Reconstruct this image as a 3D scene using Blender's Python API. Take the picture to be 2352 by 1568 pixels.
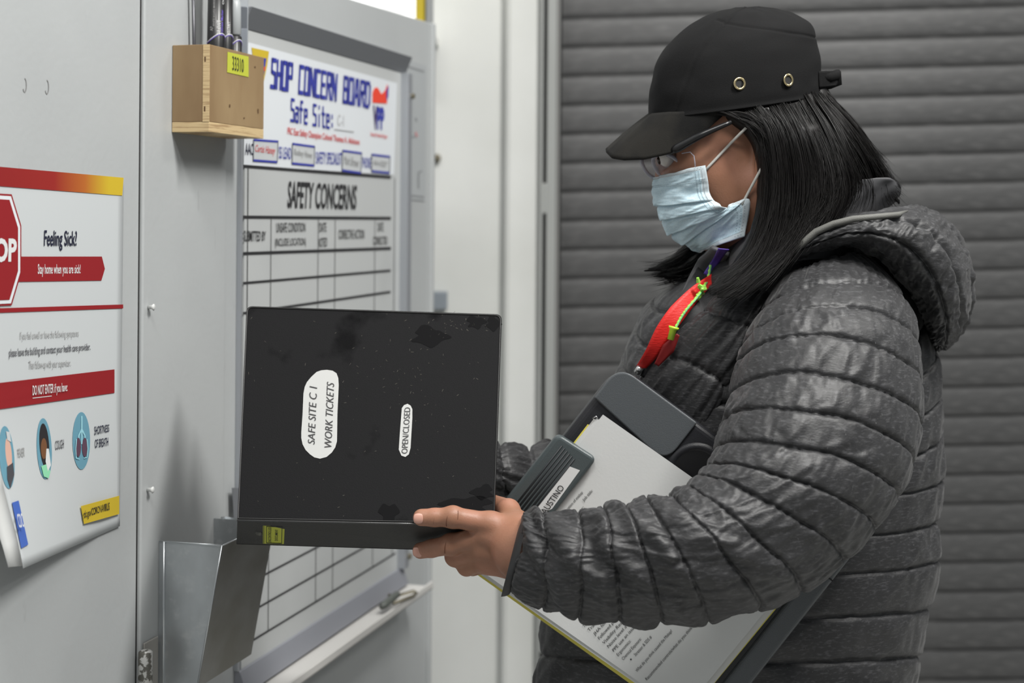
import bpy, math, random
import numpy as np
from mathutils import Matrix, Vector
random.seed(7); RNG = np.random.default_rng(11)
C = bpy.context.scene.collection
for o in list(bpy.data.objects): bpy.data.objects.remove(o)
# ------------------------------------------------------------------ camera, world, lights, exposure
F = 3500.0; PX, PY = 1176.0, 505.0; CZ = 1.42; RHO = math.radians(0.42)
sc = bpy.context.scene
cam = bpy.data.cameras.new('camera'); co = bpy.data.objects.new('camera', cam); C.objects.link(co)
co.matrix_world = Matrix.Translation((0, 0, CZ)) @ Matrix.Rotation(math.radians(90), 4, 'X') @ Matrix.Rotation(RHO, 4, 'Z')
cam.sensor_width = 36; cam.lens = 36 * F / 2352; cam.shift_y = -(784 - PY) / 2352; cam.clip_end = 100; cam.clip_start = .05
cam.dof.use_dof = True; cam.dof.focus_distance = 1.72; cam.dof.aperture_fstop = 4.5
sc.camera = co
w = bpy.data.worlds.new('world'); sc.world = w; w.use_nodes = True
bg = w.node_tree.nodes['Background']; bg.inputs[0].default_value = (.92, .97, 1, 1); bg.inputs[1].default_value = .22
def area(name, loc, tgt, sx, sy, power, col=(1, .985, .95)):
    l = bpy.data.lights.new(name, 'AREA'); l.shape = 'RECTANGLE'; l.size = sx; l.size_y = sy; l.energy = power; l.color = col
    o = bpy.data.objects.new(name, l); C.objects.link(o); o.location = loc
    o.rotation_euler = (Vector(tgt) - Vector(loc)).to_track_quat('-Z', 'Y').to_euler(); return o
area('ceiling_lamp', (1.0, .90, 3.25), (-.1, 1.9, 1.3), .22, .8, 72)
area('ceiling_lamp', (-.1, .25, 3.4), (.35, 1.9, 1.1), 1.0, .35, 32)
area('ceiling_lamp', (.5, 3.0, 4.2), (.3, 3.3, 1.0), 1.6, .3, 18)
area('ceiling_lamp', (3.2, 2.5, 3.9), (1.9, 3.6, 1.0), 1.4, .4, 38)
vs = sc.view_settings; vs.view_transform = 'Standard'; vs.look = 'None'; vs.exposure = 0.0; vs.gamma = 1; vs.use_curve_mapping = False
# ------------------------------------------------------------------ pixel -> world
cr, sr = math.cos(RHO), math.sin(RHO)
def pt(px, py, Y):
    dx, dy = px - PX, py - PY
    x, y = dx * cr + dy * sr, -dx * sr + dy * cr
    return np.array([x / F * Y, Y, CZ - y / F * Y])
def V3(a): return Vector((float(a[0]), float(a[1]), float(a[2])))
W0 = np.array([-.438, 1.874]); WD = np.array([.268, .9634]); WN = np.array([.9634, -.268])
def wl(px, py, off=0.0):            # the left wall's plane, off metres out of it
    d = pt(px, py, 1.0) - np.array([0, 0, CZ])
    s = (W0 @ WN + off) / (d[:2] @ WN)
    return np.array([0, 0, CZ]) + d * s
def wt(px, py=505, off=0.0): p = wl(px, py, off); return float((p[:2] - W0) @ WD)
def wp(t, z, off=0.0): q = W0 + WD * t + WN * off; return np.array([q[0], q[1], z])
# ------------------------------------------------------------------ materials
MATS = {}
def srgb(r, g, b):
    f = lambda c: (c / 255 / 12.92) if c / 255 <= .04045 else ((c / 255 + .055) / 1.055) ** 2.4
    return (f(r), f(g), f(b), 1)
def mat(name, col, rough=.5, metal=0, spec=.5, noise=None, bump=None, **kw):
    """noise=(scale, colour2, lo, hi, (sx,sy,sz)); bump=(scale, strength, (sx,sy,sz))"""
    if name in MATS: return MATS[name]
    m = bpy.data.materials.new(name); m.use_nodes = True; nt = m.node_tree; b = nt.nodes['Principled BSDF']
    b.inputs['Base Color'].default_value = col; b.inputs['Roughness'].default_value = rough
    b.inputs['Metallic'].default_value = metal; b.inputs['Specular IOR Level'].default_value = spec
    for k, v in kw.items(): b.inputs[k.replace('_', ' ')].default_value = v
    tc = nt.nodes.new('ShaderNodeTexCoord')
    def nz(scale, st, detail=5):
        mp = nt.nodes.new('ShaderNodeMapping'); mp.inputs['Scale'].default_value = st
        nt.links.new(tc.outputs['Object'], mp.inputs[0]); n = nt.nodes.new('ShaderNodeTexNoise')
        n.inputs['Scale'].default_value = scale; n.inputs['Detail'].default_value = detail
        nt.links.new(mp.outputs[0], n.inputs['Vector']); return n
    if noise:
        prev = None
        for (s, c2, lo, hi, st) in (noise if isinstance(noise, list) else [noise]):
            n = nz(s, st); r = nt.nodes.new('ShaderNodeMapRange'); r.inputs[1].default_value = lo; r.inputs[2].default_value = hi
            nt.links.new(n.outputs[0], r.inputs[0]); mx = nt.nodes.new('ShaderNodeMix'); mx.data_type = 'RGBA'
            mx.inputs[6].default_value = col; mx.inputs[7].default_value = c2
            if prev: nt.links.new(prev, mx.inputs[6])
            nt.links.new(r.outputs[0], mx.inputs[0]); prev = mx.outputs[2]
        nt.links.new(prev, b.inputs['Base Color'])
    if bump:
        s, k, st = bump; n = nz(s, st); bp = nt.nodes.new('ShaderNodeBump'); bp.inputs['Strength'].default_value = k; bp.inputs['Distance'].default_value = .001
        nt.links.new(n.outputs[0], bp.inputs['Height']); nt.links.new(bp.outputs[0], b.inputs['Normal'])
    MATS[name] = m; return m
I3 = (1, 1, 1)
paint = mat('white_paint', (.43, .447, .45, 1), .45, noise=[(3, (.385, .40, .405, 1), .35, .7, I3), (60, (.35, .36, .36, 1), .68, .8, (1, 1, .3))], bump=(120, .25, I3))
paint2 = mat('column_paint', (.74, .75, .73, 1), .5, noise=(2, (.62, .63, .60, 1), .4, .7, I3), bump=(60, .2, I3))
darkgap = mat('dark_gap', (.02, .02, .02, 1), .8)
alu = mat('aluminium', (.42, .44, .47, 1), .38, .55, bump=(400, .1, (1, 1, 30)))
alud = mat('grey_aluminium', (.20, .21, .225, 1), .45, .3)
galv = mat('galvanised_steel', (.52, .55, .57, 1), .36, .75, noise=[(18, (.36, .38, .39, 1), .35, .75, (1, 1, .6)), (70, (.60, .62, .63, 1), .55, .8, I3)], bump=(90, .12, I3))
board = mat('whiteboard', (.49, .505, .505, 1), .3, noise=(5, (.44, .455, .455, 1), .5, .75, I3))
sheet = mat('white_sheet', (.68, .71, .74, 1), .4)
paper = mat('white_paper', (.62, .63, .625, 1), .65, bump=(300, .08, I3))
ink = mat('black_ink', (.02, .02, .022, 1), .6); navy = mat('navy_ink', (.010, .012, .035, 1), .6)
blue = mat('blue_ink', (.035, .045, .33, 1), .5); redk = mat('red_ink', (.62, .06, .06, 1), .5)
crim = mat('crimson_ink', (.26, .012, .016, 1), .5); greyk = mat('grey_ink', (.30, .30, .30, 1), .6); faint = mat('faint_ink', (.5, .5, .5, 1), .6)
whitek = mat('white_ink', (.66, .67, .67, 1), .5); yel = mat('yellow_print', (.56, .41, .03, 1), .5)
fyel = mat('fluorescent_yellow', (.47, .50, .05, 1), .55); gfill = mat('grey_fill', (.52, .54, .55, 1), .5)
teal = mat('teal_print', (.13, .30, .39, 1), .5); cyan = mat('pale_teal_print', (.30, .58, .66, 1), .5); brownk = mat('brown_print', (.16, .07, .03, 1), .6)
maroon = mat('maroon_print', (.10, .05, .08, 1), .6); mint = mat('mint_print', (.25, .62, .38, 1), .6); peach = mat('peach_print', (.62, .38, .30, 1), .6); cdcb = mat('cobalt_print', (.06, .13, .45, 1), .5)
ply = mat('birch_plywood', (.33, .235, .125, 1), .6, noise=[(7, (.185, .11, .05, 1), .38, .68, (1, 1, .35)), (90, (.25, .15, .07, 1), .66, .8, (1, 1, .2))], bump=(150, .2, (1, 1, .2)))
plye = mat('plywood_edge', (.56, .42, .23, 1), .65, noise=(60, (.36, .24, .12, 1), .5, .62, (.3, .3, 7)))
hole = mat('nail_hole', (.10, .05, .02, 1), .8)
steel = mat('slat_steel', (.092, .092, .093, 1), .5, .1, noise=[(4, (.070, .070, .071, 1), .4, .7, (.4, 1, 3)), (40, (.14, .14, .14, 1), .5, .8, (.5, 1, 3))])
concrete = mat('concrete', (.50, .50, .48, 1), .8, noise=(6, (.40, .40, .39, 1), .4, .7, I3))
bindm = mat('black_vinyl', (.0120, .0120, .0128, 1), .62, spec=.06, noise=[(900, (.05, .05, .045, 1), .74, .80, I3), (9, (.0035, .0035, .004, 1), .60, .66, I3)], bump=(700, .3, I3))
binde = mat('black_vinyl_edge', (.012, .012, .012, 1), .45)
cased = mat('dark_plastic', (.016, .0165, .020, 1), .42, bump=(900, .25, I3)); caseg = mat('slate_plastic', (.080, .088, .095, 1), .42, bump=(900, .3, I3)); clipm = mat('clip_plastic', (.062, .078, .082, 1), .40, bump=(900, .2, I3))
jac = mat('charcoal_nylon', (.024, .024, .0255, 1), .52, spec=.5, noise=[(260, (.068, .068, .072, 1), .52, .72, (.5, .5, 1.6)), (900, (.13, .13, .13, 1), .68, .74, (1, 1, .25))], bump=(420, .35, (.6, .6, 1.4)), Sheen_Weight=.10, Sheen_Roughness=.4)
jacd = mat('dark_lining', (.018, .018, .02, 1), .6, bump=(300, .2, I3)); jacl = mat('grey_lining', (.085, .085, .09, 1), .55, bump=(200, .2, I3)); piping = mat('grey_piping', (.13, .13, .12, 1), .6, bump=(900, .4, I3))
capm = mat('black_cotton', (.0060, .0060, .0064, 1), .85, spec=.2, bump=(1500, .5, I3)); capo = mat('worn_cotton', (.018, .017, .015, 1), .9, spec=.2, noise=(14, (.008, .008, .008, 1), .45, .6, I3), bump=(1500, .5, I3))
brass = mat('brass', (.75, .62, .36, 1), .25, .95); silver = mat('silver_metal', (.7, .7, .7, 1), .25, .95)
maskm = mat('pale_blue_mask', (.60, .76, .84, 1), .75, noise=(600, (.52, .70, .79, 1), .45, .6, I3), bump=(500, .2, I3)); maskw = mat('mask_edge', (.58, .66, .70, 1), .75); dotm = mat('mask_dots', (.10, .17, .22, 1), .8); strapm = mat('mask_strap', (.62, .61, .57, 1), .85, bump=(1500, .4, I3))
hairm = mat('dark_brown_hair', (.0058, .0048, .0045, 1), .42, spec=.4)
red = mat('red_ribbon', (.66, .014, .010, 1), .5, bump=(900, .6, (.2, .2, 1))); purple = mat('purple_ribbon', (.07, .03, .28, 1), .6)
neon = mat('neon_plastic', (.55, .80, .05, 1), .35); lime = mat('lime_cord', (.30, .62, .08, 1), .5); cordm = mat('teal_cord', (.12, .40, .18, 1), .5)
blackp = mat('black_plastic', (.008, .008, .009, 1), .34); denim = mat('dark_cloth', (.014, .015, .020, 1), .8, bump=(300, .3, I3)); shoe = mat('black_leather', (.012, .012, .012, 1), .4)
nailm = mat('fingernail', (.60, .33, .26, 1), .28); eyew = mat('eye_white', (.7, .68, .65, 1), .2); eyed = mat('iris_brown', (.03, .015, .008, 1), .15)
clear = mat('clear_plastic', (.92, .94, .98, 1), .05, Transmission_Weight=1.0, IOR=1.08)
clearlens = mat('clear_lens', (.45, .45, .50, 1), .08, Alpha=.16, spec=.6); rimm = mat('clear_frame', (.50, .50, .58, 1), .10, Alpha=.62, spec=1.0)
def skinmat():
    m = mat('skin', (.345, .170, .105, 1), .48, noise=[(26, (.41, .195, .13, 1), .42, .62, I3), (9, (.27, .125, .072, 1), .45, .7, I3), (420, (.28, .13, .078, 1), .62, .78, I3)], bump=(520, .18, I3), Subsurface_Weight=.12, Subsurface_Scale=.01)
    m.node_tree.nodes['Principled BSDF'].inputs['Subsurface Radius'].default_value = (1, .35, .2); return m
skin = skinmat(); crease = mat('skin_crease', (.17, .065, .035, 1), .6)
# ------------------------------------------------------------------ mesh helpers
def link(o, parent=None):
    C.objects.link(o)
    if parent is not None:
        o.parent = parent; o.matrix_parent_inverse = Matrix.Translation(-parent.location) if parent.type == 'EMPTY' else Matrix.Identity(4)
    return o
class MB:
    def __init__(s): s.v = []; s.f = []; s.m = []
    def add(s, v, f, m=0):
        b = len(s.v); s.v += [tuple(map(float, q)) for q in v]; s.f += [tuple(i + b for i in q) for q in f]; s.m += [m] * len(f); return s
    def hexa(s, p, m=0):   # 8 corners: 0-3 back loop, 4-7 front loop
        return s.add(p, [(3, 2, 1, 0), (4, 5, 6, 7), (0, 1, 5, 4), (1, 2, 6, 5), (2, 3, 7, 6), (3, 0, 4, 7)], m)
    def box(s, x0, x1, y0, y1, z0, z1, m=0):
        return s.hexa([(x0, y1, z0), (x1, y1, z0), (x1, y1, z1), (x0, y1, z1), (x0, y0, z0), (x1, y0, z0), (x1, y0, z1), (x0, y0, z1)], m)
    def prism(s, loop, d, m=0):    # loop of 3D points extruded by vector d
        n = len(loop); a = [np.array(q, float) for q in loop]; b = [q + d for q in a]
        return s.add(a + b, [tuple(range(n)), tuple(range(2 * n - 1, n - 1, -1))] + [(i, i + n, (i + 1) % n + n, (i + 1) % n) for i in range(n)], m)
    def tube(s, pts, r, n=10, m=0, close=True):
        pts = [np.array(q, float) for q in pts]; k = len(pts); r = [r] * k if np.isscalar(r) else r; vv = []; nx = None
        for i, p in enumerate(pts):
            t = pts[min(i + 1, k - 1)] - pts[max(i - 1, 0)]; t = t / (np.linalg.norm(t) + 1e-12)
            if nx is None:
                nx = np.cross(t, (0, 0, 1)); 
                if np.linalg.norm(nx) < .1: nx = np.cross(t, (1, 0, 0))
            nx = nx - t * (nx @ t); nx /= np.linalg.norm(nx) + 1e-12; ny = np.cross(t, nx)
            for j in range(n): a = 2 * math.pi * j / n; vv.append(p + r[i] * (nx * math.cos(a) + ny * math.sin(a)))
        f = [(i * n + j, i * n + (j + 1) % n, (i + 1) * n + (j + 1) % n, (i + 1) * n + j) for i in range(k - 1) for j in range(n)]
        if close: f += [tuple(range(n - 1, -1, -1)), tuple((k - 1) * n + j for j in range(n))]
        return s.add(vv, f, m)
    def build(s, name, mats, parent=None, smooth=False, bevel=0, seg=2, subd=0):
        me = bpy.data.meshes.new(name); me.from_pydata(s.v, [], s.f)
        for m in (mats if isinstance(mats, (list, tuple)) else [mats]): me.materials.append(m)
        me.polygons.foreach_set('material_index', s.m); me.update()
        import bmesh
        bm = bmesh.new(); bm.from_mesh(me); bmesh.ops.recalc_face_normals(bm, faces=bm.faces); bm.to_mesh(me); bm.free()
        if smooth: me.polygons.foreach_set('use_smooth', [True] * len(me.polygons))
        o = bpy.data.objects.new(name, me); link(o, parent)
        if bevel:
            b = o.modifiers.new('b', 'BEVEL'); b.width = bevel; b.segments = seg; b.limit_method = 'ANGLE'; b.angle_limit = math.radians(40); b.harden_normals = False
        if subd: q = o.modifiers.new('s', 'SUBSURF'); q.levels = q.render_levels = subd
        return o
def grid_obj(name, P, m, parent=None, smooth=True, wrap=False, matidx=None, thick=0, mats=None):
    """P: (n, k, 3) array of points"""
    n, k, _ = P.shape; me = bpy.data.meshes.new(name); idx = np.arange(n * k).reshape(n, k)
    if wrap: a = idx[:-1, :]; b = np.roll(idx, -1, 1)[:-1, :]; c = np.roll(idx, -1, 1)[1:, :]; d = idx[1:, :]
    else: a = idx[:-1, :-1]; b = idx[:-1, 1:]; c = idx[1:, 1:]; d = idx[1:, :-1]
    f = np.stack([a, b, c, d], -1).reshape(-1, 4)
    me.from_pydata(P.reshape(-1, 3).tolist(), [], f.tolist())
    for q in (mats or [m]): me.materials.append(q)
    if matidx is not None: me.polygons.foreach_set('material_index', matidx.astype(np.int32).ravel())
    if smooth: me.polygons.foreach_set('use_smooth', [True] * len(me.polygons))
    me.update(); o = bpy.data.objects.new(name, me); link(o, parent)
    if thick: s = o.modifiers.new('t', 'SOLIDIFY'); s.thickness = thick; s.offset = 0
    return o
def tag(o, label=None, cat=None, group=None, kind=None):
    if label: o['label'] = label
    if cat: o['category'] = cat
    if group: o['group'] = group
    if kind: o['kind'] = kind
    return o
def thing(name, loc, label, cat, group=None):
    o = bpy.data.objects.new(name, None); o.empty_display_size = .05; C.objects.link(o); o.location = V3(loc); return tag(o, label, cat, group)
def struct(o): o['kind'] = 'structure'; return o
# surface frames: S(px,py,off) -> 3D
def quad_on(S, pts, off=.0004): return [S(x, y, off) for x, y in pts]
def decal(name, S, pts, m, parent, off=.0004, th=.0002):
    mb = MB(); a = [S(x, y, off) for x, y in pts]; nrm = S(pts[0][0], pts[0][1], off + th) - a[0]
    nrm = np.cross(a[1] - a[0], a[2] - a[1]); nrm /= np.linalg.norm(nrm) + 1e-12
    t = S(pts[0][0], pts[0][1], off + .01) - S(pts[0][0], pts[0][1], off)
    if nrm @ t < 0: nrm = -nrm
    mb.prism(a, -nrm * th); return mb.build(name, m, parent)
def stroke(name, S, lines, wpx, m, parent, off=.0006):
    if name == 'rule_line' and len(lines) > 1:
        for L_ in lines: stroke(name, S, [L_], wpx, m, parent, off)
        return
    mb = MB()
    for (x0, y0, x1, y1) in lines:
        dx, dy = x1 - x0, y1 - y0; L = math.hypot(dx, dy) or 1; nx, ny = -dy / L * wpx / 2, dx / L * wpx / 2
        a = [S(x0 + nx, y0 + ny, off), S(x1 + nx, y1 + ny, off), S(x1 - nx, y1 - ny, off), S(x0 - nx, y0 - ny, off)]
        mb.add(a, [(0, 1, 2, 3)])
    return mb.build(name, m, parent)
def text_uv(s, bold=0.0, shear=0.0, res=3):
    cu = bpy.data.curves.new('t', 'FONT'); cu.body = s; cu.offset = bold; cu.shear = shear; cu.resolution_u = res
    o = bpy.data.objects.new('t', cu); C.objects.link(o); dg = bpy.context.evaluated_depsgraph_get(); dg.update()
    me = bpy.data.meshes.new_from_object(o.evaluated_get(dg)); bpy.data.objects.remove(o); bpy.data.curves.remove(cu)
    v = np.array([q.co[:2] for q in me.vertices]) if len(me.vertices) else np.zeros((1, 2)); f = [tuple(p.vertices) for p in me.polygons]
    bpy.data.meshes.remove(me); return v, f
def fit_quad(v, TL, TR, BL, BR, caps=True):
    lo, hi = v.min(0), v.max(0)
    y0 = 0.0 if caps == 'base' else lo[1]; u = (v[:, 0] - lo[0]) / max(hi[0] - lo[0], 1e-6); w_ = (v[:, 1] - y0) / max(hi[1] - y0, 1e-6)
    TL, TR, BL, BR = map(np.array, (TL, TR, BL, BR))
    return (BL[None] * ((1 - u) * (1 - w_))[:, None] + BR[None] * (u * (1 - w_))[:, None] + TL[None] * ((1 - u) * w_)[:, None] + TR[None] * (u * w_)[:, None])
def text(s, S, q, m, parent, bold=0, shear=0, off=.0006, name='lettering', base=False):
    v, f = text_uv(s, bold, shear); p = fit_quad(v.astype(float), *q, caps='base' if base else True)
    mb = MB(); mb.add([S(x, y, off) for x, y in p], f); return mb.build(name, m, parent)
# techno stroke font (5 wide x 10 high cells)
TF = {'S': [(4.6, 10, .6, 10), (.6, 10, .6, 5.6), (.6, 5.6, 4.4, 5.0), (4.4, 5.0, 4.4, 0), (4.6, 0, 0, 0)], 'H': [(.5, 0, .5, 10), (4.5, 0, 4.5, 10), (.5, 5.2, 4.5, 5.2)], 'O': [(.5, 0, .5, 10), (4.5, 0, 4.5, 10), (.5, 10, 4.5, 10), (.5, 0, 4.5, 0)],
      'P': [(.5, 0, .5, 10), (.5, 10, 4.5, 10), (4.5, 10, 4.5, 5), (4.5, 5, .5, 5)], 'C': [(.5, 0, .5, 10), (.5, 10, 4.6, 10), (.5, 0, 4.6, 0)], 'N': [(.5, 0, .5, 10), (4.5, 0, 4.5, 10), (.7, 10, 4.3, 0)], 'E': [(.5, 0, .5, 10), (.5, 10, 4.6, 10), (.5, 0, 4.6, 0), (.5, 5, 4, 5)],
      'R': [(.5, 0, .5, 10), (.5, 10, 4.5, 10), (4.5, 10, 4.5, 5.4), (4.5, 5.4, .5, 5.4), (2.6, 5.2, 4.5, 0)], 'B': [(.5, 0, .5, 10), (.5, 10, 4.2, 10), (.5, 0, 4.5, 0), (.5, 5.2, 4.4, 5.2), (4.2, 10, 4.2, 5.2), (4.5, 5.2, 4.5, 0)], 'A': [(.5, 0, 1.6, 10), (4.5, 0, 3.4, 10), (1.6, 10, 3.4, 10), (1, 3.6, 4, 3.6)],
      'D': [(.5, 0, .5, 10), (.5, 10, 3.6, 10), (3.6, 10, 4.5, 8.5), (4.5, 8.5, 4.5, 1.5), (4.5, 1.5, 3.6, 0), (3.6, 0, .5, 0)], 'a': [(.8, 6.6, 4.2, 6.6), (4.2, 6.6, 4.2, 0), (4.2, 0, .6, 0), (.6, 0, .6, 3.8), (.6, 3.8, 4.2, 3.8)], 'f': [(1.6, 0, 1.6, 10), (1.6, 10, 4.2, 10), (.2, 6.4, 3.8, 6.4)],
      'e': [(4.4, 0, .6, 0), (.6, 0, .6, 6.6), (.6, 6.6, 4.2, 6.6), (4.2, 6.6, 4.2, 3.4), (4.2, 3.4, .6, 3.4)], 'i': [(2.5, 0, 2.5, 5.6), (2.5, 9.0, 2.5, 9.9)], 't': [(1.8, 10, 1.8, 0), (1.8, 0, 4.2, 0), (.2, 6.6, 4, 6.6)], ':': [(2, 1, 2, 2.4), (2, 5.4, 2, 6.8)], ' ': []}
def techno(s, S, q, m, parent, wd=1.7, off=.0008):
    TL, TR, BL, BR = map(np.array, q); n = len(s); tot = 6.2 * n - 1.2; mb = MB()
    for i, ch in enumerate(s):
        for (x0, y0, x1, y1) in TF[ch]:
            L = math.hypot(x1 - x0, y1 - y0) or 1; ex, ey = (x1 - x0) / L, (y1 - y0) / L; h = wd / 2 * (1 if abs(ex) < .5 else .95)
            x0_, y0_, x1_, y1_ = x0 - ex * h * .8, y0 - ey * h * .8, x1 + ex * h * .8, y1 + ey * h * .8
            loop = []
            for (x, y) in ((x0_ - ey * h, y0_ + ex * h), (x1_ - ey * h, y1_ + ex * h), (x1_ + ey * h, y1_ - ex * h), (x0_ + ey * h, y0_ - ex * h)):
                u = (i * 6.2 + x) / tot; w_ = (y + .6) / 11.2
                p = BL * (1 - u) * (1 - w_) + BR * u * (1 - w_) + TL * (1 - u) * w_ + TR * u * w_; loop.append(S(p[0], p[1], off))
            mb.add(loop, [(0, 1, 2, 3)])
    return mb.build('lettering', m, parent)
# ------------------------------------------------------------------ numeric helpers: noise, lofts, distance fields
def vn(x, y, seed=0):
    x = np.asarray(x, float); y = np.asarray(y, float); xi = np.floor(x).astype(int); yi = np.floor(y).astype(int); fx = x - xi; fy = y - yi
    fx = fx * fx * (3 - 2 * fx); fy = fy * fy * (3 - 2 * fy)
    h = lambda a, b: (np.sin(a * 127.1 + b * 311.7 + seed * 74.7) * 43758.5453) % 1.0
    return ((h(xi, yi) * (1 - fx) + h(xi + 1, yi) * fx) * (1 - fy) + (h(xi, yi + 1) * (1 - fx) + h(xi + 1, yi + 1) * fx) * fy) * 2 - 1
def cr_interp(K, u):
    K = np.asarray(K, float); n = len(K); i = np.clip(np.floor(u).astype(int), 0, n - 2); t = (u - i)
    g = lambda j: K[np.clip(j, 0, n - 1)]
    p0, p1, p2, p3 = g(i - 1), g(i), g(i + 1), g(i + 2)
    p0 = np.where((i == 0).reshape(-1, *([1] * (K.ndim - 1))), 2 * K[0] - K[1], p0); p3 = np.where((i == n - 2).reshape(-1, *([1] * (K.ndim - 1))), 2 * K[-1] - K[-2], p3)
    t = t.reshape(-1, *([1] * (K.ndim - 1)))
    return .5 * (2 * p1 + (p2 - p0) * t + (2 * p0 - 5 * p1 + 4 * p2 - p3) * t ** 2 + (3 * p1 - p0 - 3 * p2 + p3) * t ** 3)
def rings(st, per, nth, ex=1.0):
    """stations (Ax,Ay,Bx,By,Y,d,bow[,dYA,dYB]) -> base surface (n,nth,3), s values, theta values"""
    K = []
    for q in st:
        Ax, Ay, Bx, By, Y, d, bow = q[:7]; ya, yb = (q[7:9] if len(q) > 7 else (0, 0))
        A = pt(Ax, Ay, Y + ya); B = pt(Bx, By, Y + yb); Cn = (A + B) / 2; U = (A - B) / 2
        dx, dy = Bx - Ax, By - Ay; L = math.hypot(dx, dy) or 1; nx, ny = dy / L, -dx / L        # "up" side of A->B
        Bv = (pt(Ax + nx * bow, Ay + ny * bow, Y) - pt(Ax, Ay, Y)); ray = (Cn - np.array([0, 0, CZ])) / Cn[1]; Vv = -d * ray + Bv
        K.append(np.stack([Cn, U, Vv]))
    u = np.linspace(0, len(st) - 1, (len(st) - 1) * per + 1); R = cr_interp(np.array(K), u)
    th = np.linspace(-math.pi / 2, 1.5 * math.pi, nth + 1)[:-1]; c, s = np.cos(th), np.sin(th)
    c = np.sign(c) * np.abs(c) ** ex; s = np.sign(s) * np.abs(s) ** ex
    P = R[:, None, 0] + R[:, None, 1] * c[None, :, None] + R[:, None, 2] * s[None, :, None]
    return P, u, th
def normals(P, wrap=True):
    du = np.gradient(P, axis=0); dv = (np.roll(P, -1, 1) - np.roll(P, 1, 1)) if wrap else np.gradient(P, axis=1)
    n = np.cross(dv, du); n /= np.linalg.norm(n, axis=-1, keepdims=True) + 1e-12
    c = P.mean(1, keepdims=True); 
    if ((P - c) * n).sum() < 0: n = -n
    return n
def capped(P):
    c0 = P[0].mean(0); c1 = P[-1].mean(0)
    a = [c0 + (P[0] - c0) * k for k in (.02, .5, .85)]; b = [c1 + (P[-1] - c1) * k for k in (.85, .5, .02)]
    return np.concatenate([np.stack(a), P, np.stack(b)])
def quilt(st, name, m, parent, per=26, nth=220, puff=.007, ex=1.0, wr=.004, seed=1, cap=True, skew=0.0, folds=None):
    P, u, th = rings(st, per, nth, ex); n = normals(P); S_, T_ = np.meshgrid(u, th, indexing='ij')
    s2 = S_ + skew * np.sin(T_) + .05 * vn(T_ * 2.2, S_ * .8, seed)
    ph = np.abs(np.sin(math.pi * s2)); seam = 1 - np.clip(ph / .45, 0, 1)
    D = puff * (1 - np.exp(-(ph / .13) ** 1.3) + .30 * ph - 1.15)
    D += seam * .0013 * vn(T_ * 22, S_ * 2.0, seed + 1) + (1 - seam) * wr * .45 * vn(T_ * 9 + 1.3 * vn(S_ * 2, T_, seed + 5), S_ * 1.25, seed + 2)
    rg = 1 - np.abs(vn(T_ * 5.5 + S_ * .9, S_ * .9 + T_ * .5, seed + 3)) * 2.2; D += wr * .55 * np.clip(rg, -.3, 1)
    D += wr * .35 * vn(T_ * 20, S_ * 2.6, seed + 4)
    if folds is not None: D += folds(S_, T_)
    P = P + n * D[..., None]
    return grid_obj(name, capped(P) if cap else P, m, parent, wrap=True)
def loft(st, name, m, parent, per=10, nth=64, ex=1.0, cap=True, disp=None):
    P, u, th = rings(st, per, nth, ex)
    if disp: S_, T_ = np.meshgrid(u, th, indexing='ij'); P = P + normals(P) * disp(S_, T_)[..., None]
    return grid_obj(name, capped(P) if cap else P, m, parent, wrap=True)
def sd_cone(G, a, b, ra, rb):
    a, b = np.array(a), np.array(b); pa = G - a; ba = b - a; h = np.clip((pa @ ba) / (ba @ ba + 1e-12), 0, 1)
    return np.linalg.norm(pa - h[..., None] * ba, axis=-1) - (ra + (rb - ra) * h)
def sd_ell(G, c, r):
    q = (G - np.array(c)); k0 = np.linalg.norm(q / np.array(r), axis=-1); k1 = np.linalg.norm(q / np.array(r) ** 2, axis=-1); return k0 * (k0 - 1) / (k1 + 1e-9)
def smin(a, b, k):
    h = np.clip(k - np.abs(a - b), 0, None) / k; return np.minimum(a, b) - h * h * k * .25
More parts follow.
